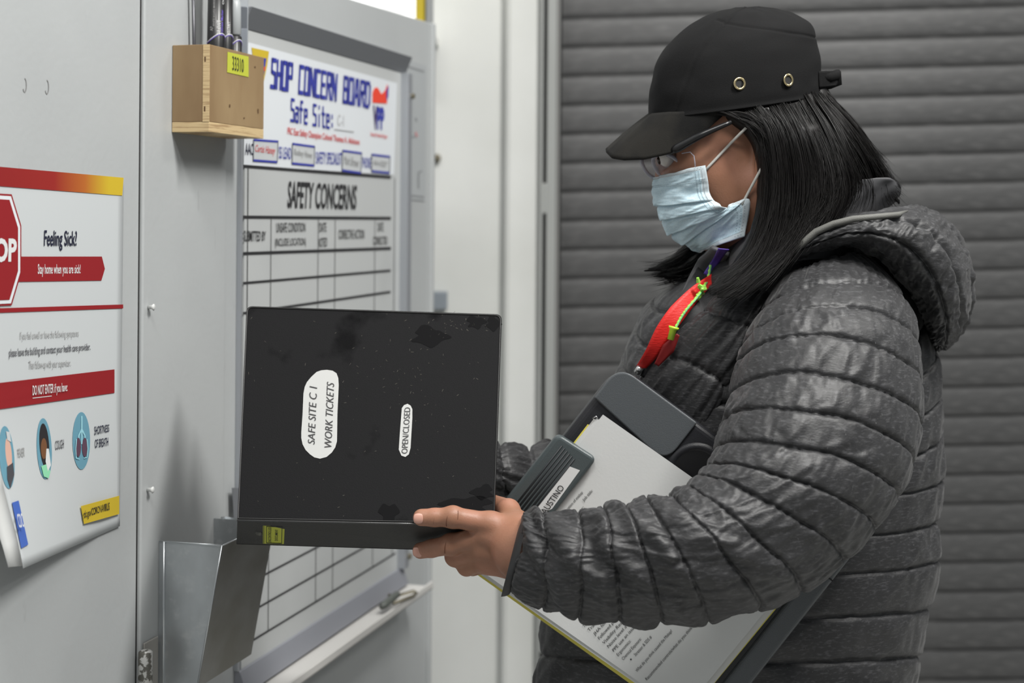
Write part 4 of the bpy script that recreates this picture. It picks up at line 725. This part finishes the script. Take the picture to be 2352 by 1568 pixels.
# near sleeve: every station is one of the sleeve's seams (inner edge, outer edge)
slv = [(1800, 640, 1990, 585, 1.84, .05, 20), (1742, 740, 2085, 700, 1.80, .085, 70), (1706, 815, 2108, 800, 1.755, .098, 100), (1690, 848, 2118, 890, 1.725, .102, 92), (1676, 913, 2116, 975, 1.70, .104, 78), (1658, 975, 2100, 1060, 1.675, .104, 66), (1640, 1035, 2065, 1140, 1.655, .102, 54),
       (1622, 1075, 2010, 1215, 1.64, .102, 42), (1600, 1095, 1940, 1292, 1.63, .100, 32), (1572, 1115, 1845, 1364, 1.615, .098, 24), (1535, 1134, 1745, 1404, 1.60, .094, 18), (1482, 1142, 1625, 1432, 1.595, .090, 14), (1434, 1150, 1520, 1440, 1.595, .086, 10), (1385, 1158, 1420, 1436, 1.60, .080, 8),
       (1325, 1172, 1325, 1424, 1.607, .073, 5), (1245, 1170, 1245, 1398, 1.625, .062, 2), (1203, 1168, 1170, 1366, 1.645, .054, 0)]
def sf(S_, T_):
    f = -.006 * np.exp(-((S_ - 13.7) / .30) ** 2) * np.exp(-((T_ - 1.25) / .5) ** 2) + .004 * np.exp(-((S_ - 14.4) / .35) ** 2) * np.exp(-((T_ - 1.5) / .8) ** 2)
    k = np.clip((S_ - 7.5) / 4, 0, 1); f += k * .0028 * (np.sin((T_ * 2.2 + S_ * 2.3) * 2 + 1.5 * vn(S_ * 1.2, T_ * 1.5, 9)) - .6); return f
sl = quilt(slv, 'sleeve', jac, pe, puff=.0048, wr=.0030, seed=8, nth=280, per=30, folds=sf)
# cuff
loft([(1212, 1180, 1178, 1352, 1.645, .046, 0), (1196, 1200, 1168, 1366, 1.648, .0455, 0), (1186, 1230, 1152, 1370, 1.650, .041, 0), (1188, 1230, 1154, 1366, 1.650, .039, 0), (1204, 1205, 1172, 1360, 1.648, .040, 0)], 'cuff', mat('cuff_cloth', (.036, .036, .038, 1), .6), pe, cap=False, per=5)
# far sleeve
far = [(1850, 660, 1990, 620, 2.06, .06, 0), (1720, 760, 1960, 760, 2.10, .09, 10), (1690, 900, 1930, 900, 2.11, .09, 10), (1640, 1000, 1900, 1040, 2.11, .09, 10), (1560, 1050, 1830, 1180, 2.10, .09, 8), (1450, 1040, 1650, 1260, 2.08, .085, 6), (1340, 1022, 1440, 1240, 2.05, .08, 4), (1270, 1010, 1330, 1215, 2.02, .075, 4), (1215, 1026, 1250, 1190, 1.99, .065, 4), (1150, 1016, 1170, 1160, 1.95, .055, 0), (1080, 1022, 1095, 1140, 1.93, .048, 0), (1000, 1040, 1000, 1135, 1.915, .042, 0), (930, 1050, 930, 1130, 1.90, .036, 0)]
quilt(far, 'sleeve', mat('shaded_nylon', (.020, .020, .022, 1), .5, bump=(420, .3, I3)) if False else jac, pe, puff=.008, wr=.004, seed=21, nth=120, per=14)
# hood, lying on the back, seams along its length
def hf(S_, T_):
    D = np.zeros_like(S_)
    for t_ in (.35, 1.05, 1.75, 2.5): D -= .0075 * np.exp(-((T_ - t_ - .06 * np.sin(S_ * 1.3)) / .07) ** 2)
    for t_ in (.35, 1.05, 1.75, 2.5): D += .0035 * np.exp(-((T_ - t_) / .16) ** 2) * vn(S_ * 5, T_ * 3, 4)
    return D
hood = [(1768, 604, 1785, 620, 1.80, .012, 0), (1850, 540, 1858, 588, 1.80, .030, 0), (1950, 497, 1945, 565, 1.81, .060, 0), (2045, 478, 2012, 590, 1.84, .100, 0), (2125, 478, 2062, 640, 1.88, .135, 0), (2190, 522, 2100, 690, 1.91, .150, 0), (2228, 600, 2122, 735, 1.93, .150, 0), (2238, 690, 2136, 775, 1.94, .125, 0), (2210, 762, 2146, 796, 1.94, .080, 0), (2172, 800, 2152, 806, 1.94, .03, 0)]
P, u, th = rings(hood, 24, 240); n_ = normals(P); S_, T_ = np.meshgrid(u, th, indexing='ij')
D = hf(S_, T_) * .8 + .0026 * vn(S_ * 3, T_ * 4, 6) + .0013 * (1 - np.abs(vn(S_ * 6 + T_ * 2, T_ * 3, 12)) * 2) + .0006 * vn(S_ * 12, T_ * 9, 13)
hd = grid_obj('hood', capped(P + n_ * D[..., None]), jac, pe, wrap=True)
MB().tube([pt(*q) for q in ((1752, 640, 1.785), (1775, 616, 1.782), (1800, 592, 1.778), (1835, 566, 1.772), (1875, 532, 1.765), (1915, 514, 1.758), (1960, 503, 1.752), (2010, 498, 1.748), (2062, 493, 1.760), (2085, 484, 1.80))], [.002, .004, .0042, .0042, .0042, .0040, .0040, .0036, .0034, .001], 12).build('hood_piping', piping, pe, smooth=True)
# inner lining and collar around the neck
P, u, th = rings([(1640, 640, 1960, 590, 1.90, .10, 10), (1660, 590, 2000, 520, 1.90, .108, 16), (1700, 560, 2050, 458, 1.91, .116, 42), (1725, 545, 2070, 432, 1.915, .116, 52), (1735, 548, 2062, 436, 1.915, .108, 50)], 10, 120)
P = P + normals(P) * (.003 * vn(np.meshgrid(u, th, indexing='ij')[1] * 5, np.meshgrid(u, th, indexing='ij')[0] * 1.3, 31))[..., None]
grid_obj('hood_lining', P, jacl, pe, wrap=True)
loft([(1665, 560, 1880, 540, 1.885, .062, 6), (1640, 600, 1905, 590, 1.895, .075, 8), (1590, 650, 1960, 650, 1.92, .105, 10), (1560, 720, 2020, 720, 1.95, .13, 10)], 'undershirt_collar', jacd, pe, per=8, nth=80, cap=False)
# opening: dark inner layer at the chest, lapel ridges, zip
def ribbon(name, path, wd, m, par, nrm=(0, -1, 0), th=.0012, tw=None):
    pts_ = np.array([pt(*q) for q in path]); u = np.linspace(0, len(path) - 1, 10 * (len(path) - 1) + 1); c = cr_interp(pts_, u); t = np.gradient(c, axis=0); t /= np.linalg.norm(t, axis=1)[:, None]
    w_ = np.interp(u, range(len(path)), wd if not np.isscalar(wd) else [wd] * len(path)); side = np.cross(t, np.array(nrm)); side /= np.linalg.norm(side, axis=1)[:, None] + 1e-9
    if tw is not None: a_ = np.interp(u, range(len(path)), tw)[:, None]; nn = np.cross(side, t); side = side * np.cos(a_) + nn * np.sin(a_)
    P = np.stack([c - side * w_[:, None] / 2, c - side * w_[:, None] / 4, c, c + side * w_[:, None] / 4, c + side * w_[:, None] / 2], 1); return grid_obj(name, P, m, par, thick=th)
on = lambda px, py, o: (px, py, float(tY(px, py)) - o)
ribbon('front_opening', [on(1640, 640, .004), on(1605, 700, .006), on(1565, 760, .007), on(1525, 815, .007), on(1485, 870, .006)], [.05, .05, .042, .028, .018], jacd, pe, th=.004)
pan = []
for (ax0, ay0, bx0, by0, d_) in ((1770, 590, 1850, 590, .012), (1692, 645, 1800, 675, .022), (1612, 714, 1742, 772, .026), (1515, 812, 1672, 894, .026), (1430, 930, 1610, 1010, .022)):
    ya, yb_ = float(tY(ax0, ay0)), float(tY(bx0, by0)); ym = (ya + yb_) / 2 - .008; pan.append((ax0, ay0, bx0, by0, ym, d_, 12, ya - ym - .006, yb_ - ym + .010))
quilt(pan, 'jacket_front', jac, pe, per=30, nth=120, puff=.0045, wr=.0028, seed=44, cap=True)
for k_, (pts__, wd__) in enumerate(([((1655, 575, 1.83), on(1628, 610, .016), on(1600, 655, .014), on(1572, 705, .010), on(1540, 760, .004))], [.022, .030, .026, .020, .008]) if False else ((((1655, 575, 1.83), on(1628, 610, .016), on(1600, 655, .014), on(1572, 705, .010), on(1540, 760, .004)), [.022, .030, .026, .020, .008]),)):
    ribbon('inner_collar', list(pts__), wd__, jacl, pe, th=.005)
#@@WEAR
ln = ribbon('lanyard', [on(1640, 636, .030), on(1598, 672, .036), on(1556, 718, .038), on(1525, 762, .038), on(1497, 810, .034), on(1470, 846, .024)], [.010, .0165, .0215, .021, .016, .0105], red, pe)
ribbon('lanyard_loop', [on(1558, 768, .028), on(1535, 800, .028), on(1508, 838, .026)], [.004, .015, .006], mat('dark_red_ribbon', (.25, .01, .01, 1), .6), ln)
MB().tube([pt(*on(1472, 843, .028)), pt(*on(1463, 855, .028))], .0045, 8).build('crimp', silver, ln, smooth=True)
ribbon('violet_strap', [(1662, 572, 1.80), on(1645, 598, .030), on(1622, 632, .034)], [.013, .009, .008], purple, pe)
path = [pt(*on(*q)) for q in ((1632, 608, .036), (1625, 640, .040), (1612, 665, .042), (1600, 682, .043), (1578, 708, .043), (1564, 728, .043), (1551, 752, .043))]; cu = cr_interp(np.array(path), np.linspace(0, 6, 60))
cd = MB().tube(list(cu), [.0013 + .0005 * math.sin(i * 1.9) for i in range(60)], 8).build('earplug_cord', lime, pe, smooth=True); cu2 = cu + np.array([.0008, -.0008, -.0006]); MB().tube(list(cu2), [.0006 + .0007 * abs(math.sin(i * 1.1)) for i in range(60)], 6).build('cord_strand', cordm, cd, smooth=True)
Yq = on(1545, 755, .044)[2]; MB().tube([pt(1548, 750, Yq), pt(1547, 754, Yq), pt(1546, 757, Yq), pt(1540, 780, Yq)], [.0062, .0062, .0042, .0038], 14).build('earplug_stem', neon, cd, smooth=True)
mb = MB()
for i in range(9): q = pt(1609 + random.uniform(-7, 7), 664 + random.uniform(-16, 20), on(1609, 668, .043)[2] + random.uniform(-.003, .003)); mb.tube([q, q + np.array([random.uniform(-.004, .004), -.002, random.uniform(-.006, .006)])], [.0030, .0018], 6)
mb.build('cord_slider', lime, cd, smooth=False)
_FY = np.arange(1.76, 1.93, .002)
def face_Y(px, py):
    px = np.asarray(px, float); py = np.asarray(py, float); dx, dy = px - PX, py - PY; x = (dx * cr + dy * sr) / F; z = -(-dx * sr + dy * cr) / F
    G = np.stack([x[..., None] * _FY, np.broadcast_to(_FY, x.shape + _FY.shape), CZ + z[..., None] * _FY], -1); d = head_sdf(G) < 0; i = np.argmax(d, -1); return np.where(d.any(-1), _FY[i], 9.0)
def on_face(path, off=.0022): 
    ys = face_Y([q[0] for q in path], [q[1] for q in path]); return [pt(q[0], q[1], min(y - off, q[2] if len(q) > 2 else 9)) if y < 5 else pt(q[0], q[1], q[2]) for q, y in zip(path, ys)]
# ---- cap
capst = [(1489, 272, 1886, 218, YH, .092, -6), (1490, 235, 1884, 185, YH, .094, -6), (1495, 190, 1884, 140, YH, .093, -4), (1510, 140, 1876, 98, YH, .089, 0), (1540, 96, 1867, 62, YH, .080, 0), (1583, 58, 1842, 40, YH, .064, 0), (1632, 32, 1800, 24, YH, .044, 0), (1690, 18, 1745, 15, YH, .014, 0)]
def cpd(S_, T_):
    D = np.zeros_like(S_); x = np.cos(T_)   # x=1 front, -1 back
    l1_ = .66 - .11 * S_ * .6; D -= .0016 * np.exp(-((x - l1_) / .02) ** 2); D += .0011 * np.exp(-((x - l1_ - .05) / .03) ** 2)
    l2_ = 4.6 + 1.1 * x * 1.2; D -= .0014 * np.exp(-((S_ - l2_) / .07) ** 2) * (x < .55)
    D += .0009 * vn(T_ * 4, S_ * 1.4, 41) + .0012 * np.exp(-(S_ / .18) ** 2); return D
cp = loft(capst, 'cap', capm, pe, per=16, nth=200, ex=.93, cap=True, disp=cpd)
for (x, y, yy) in ((1699, 192, 1.7905), (1811, 184, 1.8035)):
    c0 = pt(x, y, yy); mb = MB(); N_ = 28; r0, r1 = .0064, .0015; rot = .25 if x < 1750 else .55
    vv = []; 
    for i in range(N_):
        a_ = 2 * math.pi * i / N_
        for j in range(8): b_ = 2 * math.pi * j / 8; rr = r0 + r1 * math.cos(b_); lx = rr * math.cos(a_); vv.append(c0 + np.array([lx * math.cos(rot), -r1 * math.sin(b_) + lx * math.sin(rot), rr * math.sin(a_)]))
    mb.add(vv, [(i * 8 + j, ((i + 1) % N_) * 8 + j, ((i + 1) % N_) * 8 + (j + 1) % 8, i * 8 + (j + 1) % 8) for i in range(N_) for j in range(8)]); ey = mb.build('eyelet', brass, cp, smooth=True)
    MB().add([c0 + np.array([.006 * math.cos(a_) * math.cos(rot), .0004 + .006 * math.cos(a_) * math.sin(rot), .006 * math.sin(a_)]) for a_ in np.linspace(0, 6.28, 17)[:-1]], [tuple(range(16))]).build('eyelet_hole', darkgap, ey)
# peak
edge = np.array([(0, 1393, 344), (.25, 1394, 352), (.45, 1404, 362), (.6, 1432, 367), (.74, 1480, 366), (.86, 1545, 352), (.94, 1600, 318), (1, 1662, 262)]); root = np.array([(0, 1492, 262), (.4, 1502, 262), (.7, 1545, 258), (.88, 1605, 255), (1, 1665, 250)])
A_ = np.linspace(-1, 1, 61); Bb = np.linspace(0, 1, 16); P = np.zeros((61, 16, 3))
for i, a_ in enumerate(A_):
    k = abs(a_); ex_, ey_ = np.interp(k, edge[:, 0], edge[:, 1]), np.interp(k, edge[:, 0], edge[:, 2]); rx_, ry_ = np.interp(k, root[:, 0], root[:, 1]), np.interp(k, root[:, 0], root[:, 2])
    yr = -math.sin(min(1, k) * math.pi / 2 * .85) * .090 * np.sign(a_); ye = -math.sin(k * math.pi / 2) * .082 * np.sign(a_)
    for j, b_ in enumerate(Bb):
        hump = -3 * math.sin(b_ * math.pi) * (1 - k * k); P[i, j] = pt(rx_ + (ex_ - rx_) * b_, ry_ + (ey_ - ry_) * b_ + hump, YH + yr + (ye - yr) * b_)
pk = grid_obj('peak', P, capo, cp, thick=.0035)
MB().tube([pt(1880, 178, YH - .02), pt(1905, 178, YH - .02), pt(1922, 172, YH - .015), pt(1924, 186, YH - .01), pt(1905, 192, YH - .01), pt(1880, 195, YH - .01)], .007, 10).build('strap_tab', capm, cp, smooth=True)
MB().prism([pt(1880, 163, YH - .03), pt(1921, 162, YH - .02), pt(1925, 168, YH - .02), pt(1925, 192, YH - .02), pt(1919, 199, YH - .02), pt(1882, 202, YH - .03)], np.array([0, .01, 0])).build('strap_end', capm, cp, bevel=.002)
# ---- mask
Cc = np.array([(1502, 408), (1502, 432), (1505, 455), (1513, 485), (1527, 516), (1550, 545), (1580, 565), (1612, 575)], float); Ss = np.array([(1620, 381), (1626, 415), (1631, 447), (1648, 468), (1672, 474), (1700, 464), (1722, 462), (1710, 543)], float)
nv, nu = 161, 50
def mask_side(sg):
    v = np.linspace(0, 7, nv); c = cr_interp(Cc, v); s = cr_interp(Ss, v); P = np.zeros((nv, nu, 3)); U = np.linspace(0, 1, nu)
    dep = np.interp(v, range(8), [.052, .062, .068, .070, .070, .068, .062, .050])
    for i in range(nv):
        for j, u in enumerate(U):
            a_ = u * math.pi / 2; k = (1 - math.cos(a_)) ** .92; q = c[i] + (s[i] - c[i]) * k
            P[i, j] = pt(q[0], q[1], YH - .0 + sg * -1 * dep[i] * math.sin(a_) ** .9)
    if sg == 1:
        inv = (P[..., 0] / P[..., 1] * F, -(P[..., 2] - CZ) / P[..., 1] * F); PXa = inv[0] * cr - inv[1] * sr + PX; PYa = inv[0] * sr + inv[1] * cr + PY; fy = face_Y(PXa, PYa)
        dl = np.clip(P[..., 1] - np.where(fy < 5, fy - .0045, 9), 0, None)
        for ax_ in (0, 1):
            for _k in range(4): dl = np.maximum(dl, np.maximum(np.roll(dl, 1, ax_), np.roll(dl, -1, ax_))) if _k < 2 else dl
        for _k in range(30):
            for ax_ in (0, 1): q_ = np.concatenate([dl.take([0], ax_), dl, dl.take([-1], ax_)], ax_); n0 = dl.shape[ax_]; dl = (q_.take(range(0, n0), ax_) + dl * 2 + q_.take(range(2, n0 + 2), ax_)) / 4
        k_ = ((P[..., 1] - dl) / P[..., 1])[..., None]; P = np.array([0, 0, CZ]) + (P - np.array([0, 0, CZ])) * k_
    n_ = normals(P, wrap=False); ctr = pt(1640, 470, YH)
    if ((P - ctr) * n_).sum() < 0: n_ = -n_
    V_, U_ = np.meshgrid(v, U, indexing='ij'); D = np.zeros_like(V_)
    for f0, amp in ((2.55, .0032), (3.55, .0036), (4.65, .0034), (5.6, .0028)):
        d = V_ - f0 - .05 * np.sin(U_ * 4); D += amp * np.where(d < 0, np.exp(-(d / .55) ** 2), -np.exp(-(d / .16) ** 2)) * np.clip(1.15 - .3 * U_, 0, 1)
    D += .0016 * vn(V_ * 1.7, U_ * 5, 51) + .0010 * (1 - np.abs(vn(V_ * 2 + U_ * 3, U_ * 4, 53)) * 2) + .0005 * vn(V_ * 7, U_ * 12, 55)
    D *= 1 - U_ ** 7
    return P + n_ * (D + .0015)[..., None], v, U, n_
for sg in (1, -1):
    P, v, U, n_ = mask_side(sg); mi = np.zeros((nv - 1, nu - 1)); mi[:, -4:] = 1; mi[:5, :] = 1; mi[-4:, :] = 1
    if sg == 1: mk = grid_obj('face_mask', P, maskm, pe, thick=.0007, mats=[maskm, maskw], matidx=mi)
    else: grid_obj('mask_far_half', P, maskm, mk, thick=.0007, mats=[maskm, maskw], matidx=mi)
    if sg == 1:
        mb = MB()
        def dot(i, j):
            p = P[int(i), int(j)] + n_[int(i), int(j)] * .0006; nn = n_[int(i), int(j)]; t = P[min(int(i) + 1, nv - 1), int(j)] - P[max(int(i) - 1, 0), int(j)]; t /= np.linalg.norm(t) + 1e-9; b_ = np.cross(nn, t); r_ = .00042
            mb.add([p + r_ * (t * math.cos(a_) + b_ * math.sin(a_)) for a_ in (0, 1.05, 2.1, 3.14, 4.19, 5.24)], [(0, 1, 2, 3, 4, 5)])
        for i in range(2, nv - 2, 2):
            for j in (46, 44, 42): dot(i, j)
        for j in np.arange(3, 48, .62):
            for i in (4, 19, 22): dot(i, j)
            for i in (nv - 5,): dot(i, j)
        mb.build('stitch_dot', dotm, mk)['kind'] = 'stuff'
MB().tube(on_face([(1617, 394, 1.82), (1630, 380, 1.82), (1650, 359, 1.82), (1680, 327, 1.81), (1700, 307, 1.80), (1718, 289, 1.795), (1735, 272, 1.795)]), .0017, 10).build('ear_loop', strapm, mk, smooth=True)
MB().tube(on_face([(1704, 470, 1.81), (1712, 455, 1.81), (1722, 436, 1.806), (1735, 412, 1.8), (1748, 388, 1.797), (1756, 370, 1.797)]), .0017, 10).build('ear_loop', strapm, mk, smooth=True)
# ---- safety glasses
MB().tube(on_face([(1680, 280, 1.79), (1664, 287, 1.79), (1645, 295, 1.79), (1620, 306, 1.79), (1598, 317, 1.79), (1578, 328, 1.80), (1560, 338, 1.80), (1540, 348, 1.81)], .004), [.0026, .0030, .0034, .0040, .0046, .0052, .0054, .0044], 14).build('glasses', blackp, pe, smooth=True); gl = bpy.data.objects['glasses']
def lens(cx, cy, rx, ry, Y0, bend, tl_):
    P = np.zeros((9, 40, 3))
    for i, r_ in enumerate(np.linspace(0.02, 1, 9)):
        for j in range(40):
            a_ = 2 * math.pi * j / 40; ca, sa = math.copysign(abs(math.cos(a_)) ** .8, math.cos(a_)), math.copysign(abs(math.sin(a_)) ** .8, math.sin(a_))
            lx, ly = rx * r_ * ca, ry * r_ * sa; P[i, j] = pt(cx + lx + ly * tl_, cy + ly, Y0 + bend * lx / rx - .004 * (1 - r_ * r_))
    return P
for sg, X in ((-1, 1534), (1, 1508)):
    P = lens(X, 383, 30, 28, YH + sg * .034, -.022 if sg < 0 else .022, .45); grid_obj('lens', P, clearlens, gl, wrap=True, thick=.0016)
    MB().tube([P[-1, j] for j in range(40)] + [P[-1, 0]], .0025, 8, close=False).build('lens_rim', rimm, gl, smooth=True)
MB().tube([pt(1566, 352, 1.806), pt(1585, 349, 1.803), pt(1594, 358, 1.801), pt(1596, 372, 1.801), pt(1597, 384, 1.802)], .0007, 6).build('side_shield_rim', rimm, gl, smooth=True)
#@@HAIR
# ---- hair
GN = [ # near side curtain: guides front to back, root under the cap
 [(1690, 262, 1.800), (1712, 275, 1.796), (1738, 300, 1.792), (1760, 350, 1.790), (1764, 430, 1.790), (1752, 520, 1.786), (1715, 600, 1.776), (1668, 648, 1.762), (1632, 662, 1.755)],
 [(1730, 255, 1.797), (1760, 290, 1.790), (1776, 350, 1.787), (1782, 430, 1.785), (1772, 520, 1.780), (1735, 610, 1.770), (1690, 655, 1.757), (1650, 680, 1.748)],
 [(1770, 250, 1.803), (1800, 300, 1.788), (1815, 370, 1.784), (1818, 450, 1.782), (1800, 540, 1.776), (1765, 610, 1.768), (1725, 650, 1.758), (1690, 672, 1.750)],
 [(1810, 242, 1.813), (1845, 310, 1.790), (1865, 390, 1.784), (1862, 470, 1.781), (1835, 545, 1.775), (1800, 590, 1.768), (1775, 612, 1.765)],
 [(1845, 232, 1.827), (1885, 300, 1.806), (1915, 370, 1.792), (1925, 440, 1.785), (1905, 490, 1.782), (1880, 515, 1.780)],
 [(1872, 225, 1.850), (1920, 290, 1.826), (1952, 350, 1.818), (1972, 400, 1.835), (1966, 440, 1.845), (1945, 470, 1.845)],
 [(1885, 218, 1.87), (1940, 280, 1.862), (1990, 345, 1.866), (2022, 395, 1.880), (2045, 430, 1.890), (2075, 462, 1.895)]]
GF = [ # far side, seen below the mask
 [(1620, 420, 1.975), (1615, 480, 1.98), (1600, 540, 1.975), (1570, 585, 1.965), (1530, 612, 1.955), (1478, 622, 1.95)],
 [(1660, 420, 1.97), (1650, 500, 1.975), (1625, 570, 1.97), (1590, 610, 1.955), (1550, 630, 1.945), (1500, 634, 1.94)],
 [(1700, 430, 1.965), (1690, 520, 1.965), (1660, 600, 1.955), (1620, 640, 1.94), (1585, 655, 1.93), (1560, 665, 1.92)],
 [(1780, 430, 1.965), (1760, 520, 1.965), (1720, 600, 1.95), (1680, 640, 1.93), (1650, 660, 1.91), (1630, 670, 1.90)]]
GB = [[(1885, 222, YH + d_), (1950, 300, YH + d_ * 1.1), (1995, 372, YH + d_ * 1.2), (2035, 425, YH + d_ * 1.2)] for d_ in (-.02, .02, .05, .085)]
def strands(guides, N, spread, rad, seed, nseg=18):
    rng = np.random.default_rng(seed); GG = []
    for g in guides: p = np.array([pt(*q) for q in g]); GG.append(cr_interp(p, np.linspace(0, len(g) - 1, nseg)))
    GG = np.array(GG); k = len(GG); out = []
    ncl = max(8, N // 14); cu_ = rng.random(ncl) * (k - 1); co_ = rng.normal(0, 1, (ncl, 3)) * spread * np.array([1, .55, 1]); wav = rng.normal(0, 1, (ncl, 3)) * .0016; t = np.linspace(0, 1, nseg)[:, None]
    for i in range(N):
        c = rng.integers(ncl); u = np.clip(cu_[c] + rng.normal(0, .06), 0, k - 1.001); a = int(u); f = u - a; p = GG[a] * (1 - f) + GG[a + 1] * f
        o1 = co_[c] * (.35 + .65 * t) + rng.normal(0, 1, 3) * spread * .35 * (.3 + t) + wav[c] * np.sin(t * 7 + c) + rng.normal(0, 1, 3) * .004 * t ** 3
        L = rng.uniform(.82, 1.03); p = p + o1
        if L < 1: tt = np.linspace(0, L * (nseg - 1), nseg); i0 = np.floor(tt).astype(int).clip(0, nseg - 2); p = p[i0] + (p[i0 + 1] - p[i0]) * (tt - i0)[:, None]
        out.append(p)
    Pn = np.array(out); T = np.gradient(Pn, axis=1); T /= np.linalg.norm(T, axis=-1, keepdims=True) + 1e-9; S1 = np.cross(T, np.array([0, -1, .0])); S1 /= np.linalg.norm(S1, axis=-1, keepdims=True) + 1e-9; S2 = np.cross(T, S1)
    taper = (1 - np.linspace(0, 1, nseg) ** 4)[None, :, None] * .85 + .15; r = rad * rng.uniform(.7, 1.4, (N, 1, 1)) * taper
    ring_ = np.stack([Pn + r * (S1 * math.cos(a) + S2 * math.sin(a)) for a in (0.5, 2.594, 4.689)], 2)   # N,nseg,3,3
    idx = np.arange(N * nseg * 3).reshape(N, nseg, 3); a_ = idx[:, :-1]; b_ = np.roll(idx, -1, 2)[:, :-1]; c_ = np.roll(idx, -1, 2)[:, 1:]; d_ = idx[:, 1:]
    return ring_.reshape(-1, 3), np.stack([a_, b_, c_, d_], -1).reshape(-1, 4)
def vol_sdf(guides, rr, back):
    segs = []
    for g in guides:
        p = np.array([pt(x, y, Y + back) for x, y, Y in g]); n = len(p)
        for i in range(n - 1): segs.append((p[i], p[i + 1], rr * (1 - .25 * i / n) if i < n - 2 else rr * .6, rr * (1 - .25 * (i + 1) / n) if i < n - 2 else rr * .25))
    def f(G):
        d = None
        for a, b, ra, rb in segs: s = sd_cone(G, a, b, ra, rb); d = s if d is None else smin(d, s, .008)
        return d
    return f
RY = [1.812, 1.815, 1.822, 1.832, 1.850, 1.872, 1.890]; GN = [[(g[0][0] - 6, g[0][1] - 26, ry)] + g for g, ry in zip(GN, RY)]; GB = [[(g[0][0] - 10, g[0][1] - 28, g[0][2])] + g for g in GB]
mid = [[tuple((np.array(a) + np.array(b)) / 2) for a, b in zip(g1_[:min(len(g1_), len(g2_))], g2_[:min(len(g1_), len(g2_))])] for g1_, g2_ in zip(GN[:-1], GN[1:])]
a = pt(1460, 180, 1.8); b = pt(2120, 720, 1.8)
hvol = surface(vol_sdf(GN[:5] + mid[:4], .0125, .015), (a[0] - .02, 1.73, b[2] - .02), (b[0] + .04, 1.92, a[2] + .02), .0030)
hv2 = surface(vol_sdf(GB + [[(x - 8, y + 4, Y + .012) for x, y, Y in g] for g in GN[4:]], .011, .006), (pt(1800, 0, 1.9)[0], 1.80, b[2]), (b[0] + .06, 2.05, a[2] + .02), .0045)
hv3 = surface(vol_sdf(GF[:], .009, .006), (a[0] - .02, 1.86, b[2] - .02), (pt(1900, 0, 2)[0], 2.02, a[2]), .0035)
WG = [[(1668, 256, 1.795), (1700, 274, 1.793), (1730, 296, 1.790), (1750, 325, 1.789), (1757, 365, 1.789), (1762, 420, 1.788)], [(1645, 258, 1.80), (1690, 268, 1.793), (1725, 280, 1.790), (1755, 300, 1.788), (1770, 340, 1.788), (1775, 420, 1.786)]]
parts_ = [strands(WG, 260, .0035, .00034, 15), hvol, hv2, hv3, strands(GN, 3400, .0060, .00038, 5), strands(GN[4:], 1500, .0065, .00038, 25), strands(GF, 800, .0050, .00038, 6), strands(GB, 1100, .009, .00038, 8)]
hair = join_obj('hair', parts_, hairm, pe)
# ---- trousers and shoes (below the frame, so the figure stands)
for s in (-1, 1):
    loftw = []
    for (z, cx, rx_, ry_) in ((.86, .36, .118, .095), (.72, .35, .105, .095), (.48, .34, .085, .08), (.12, .38, .075, .07)):
        loftw.append((z, cx, rx_, ry_))
    th_ = np.linspace(0, 2 * math.pi, 41)[:-1]; K = np.array(loftw); R_ = cr_interp(K, np.linspace(0, 3, 31)); P = np.zeros((31, 40, 3))
    for i, (z, cx, rx_, ry_) in enumerate(R_): P[i, :, 0] = cx + rx_ * np.cos(th_); P[i, :, 1] = 1.965 + s * .088 + ry_ * np.sin(th_); P[i, :, 2] = z
    P[..., :2] += (.004 * vn(np.arange(31)[:, None] * .5 + th_[None] * 0, th_[None] * 3, 60))[..., None]; grid_obj('trouser_leg', P, denim, pe, wrap=True)
    v, f = surface(lambda G: np.maximum(smin(sd_cone(G, np.array([.38, 1.965 + s * .09, .07]), np.array([.40, 1.965 + s * .09, .045]), .048, .05), sd_cone(G, np.array([.38, 1.965 + s * .09, .045]), np.array([.22, 1.965 + s * .10, .035]), .048, .042), .04), -G[..., 2] + .002), (.14, 1.965 + s * .09 - .08, -.01), (.48, 1.965 + s * .09 + .09, .14), .005); join_obj('shoe', [(v, f)], shoe, pe)
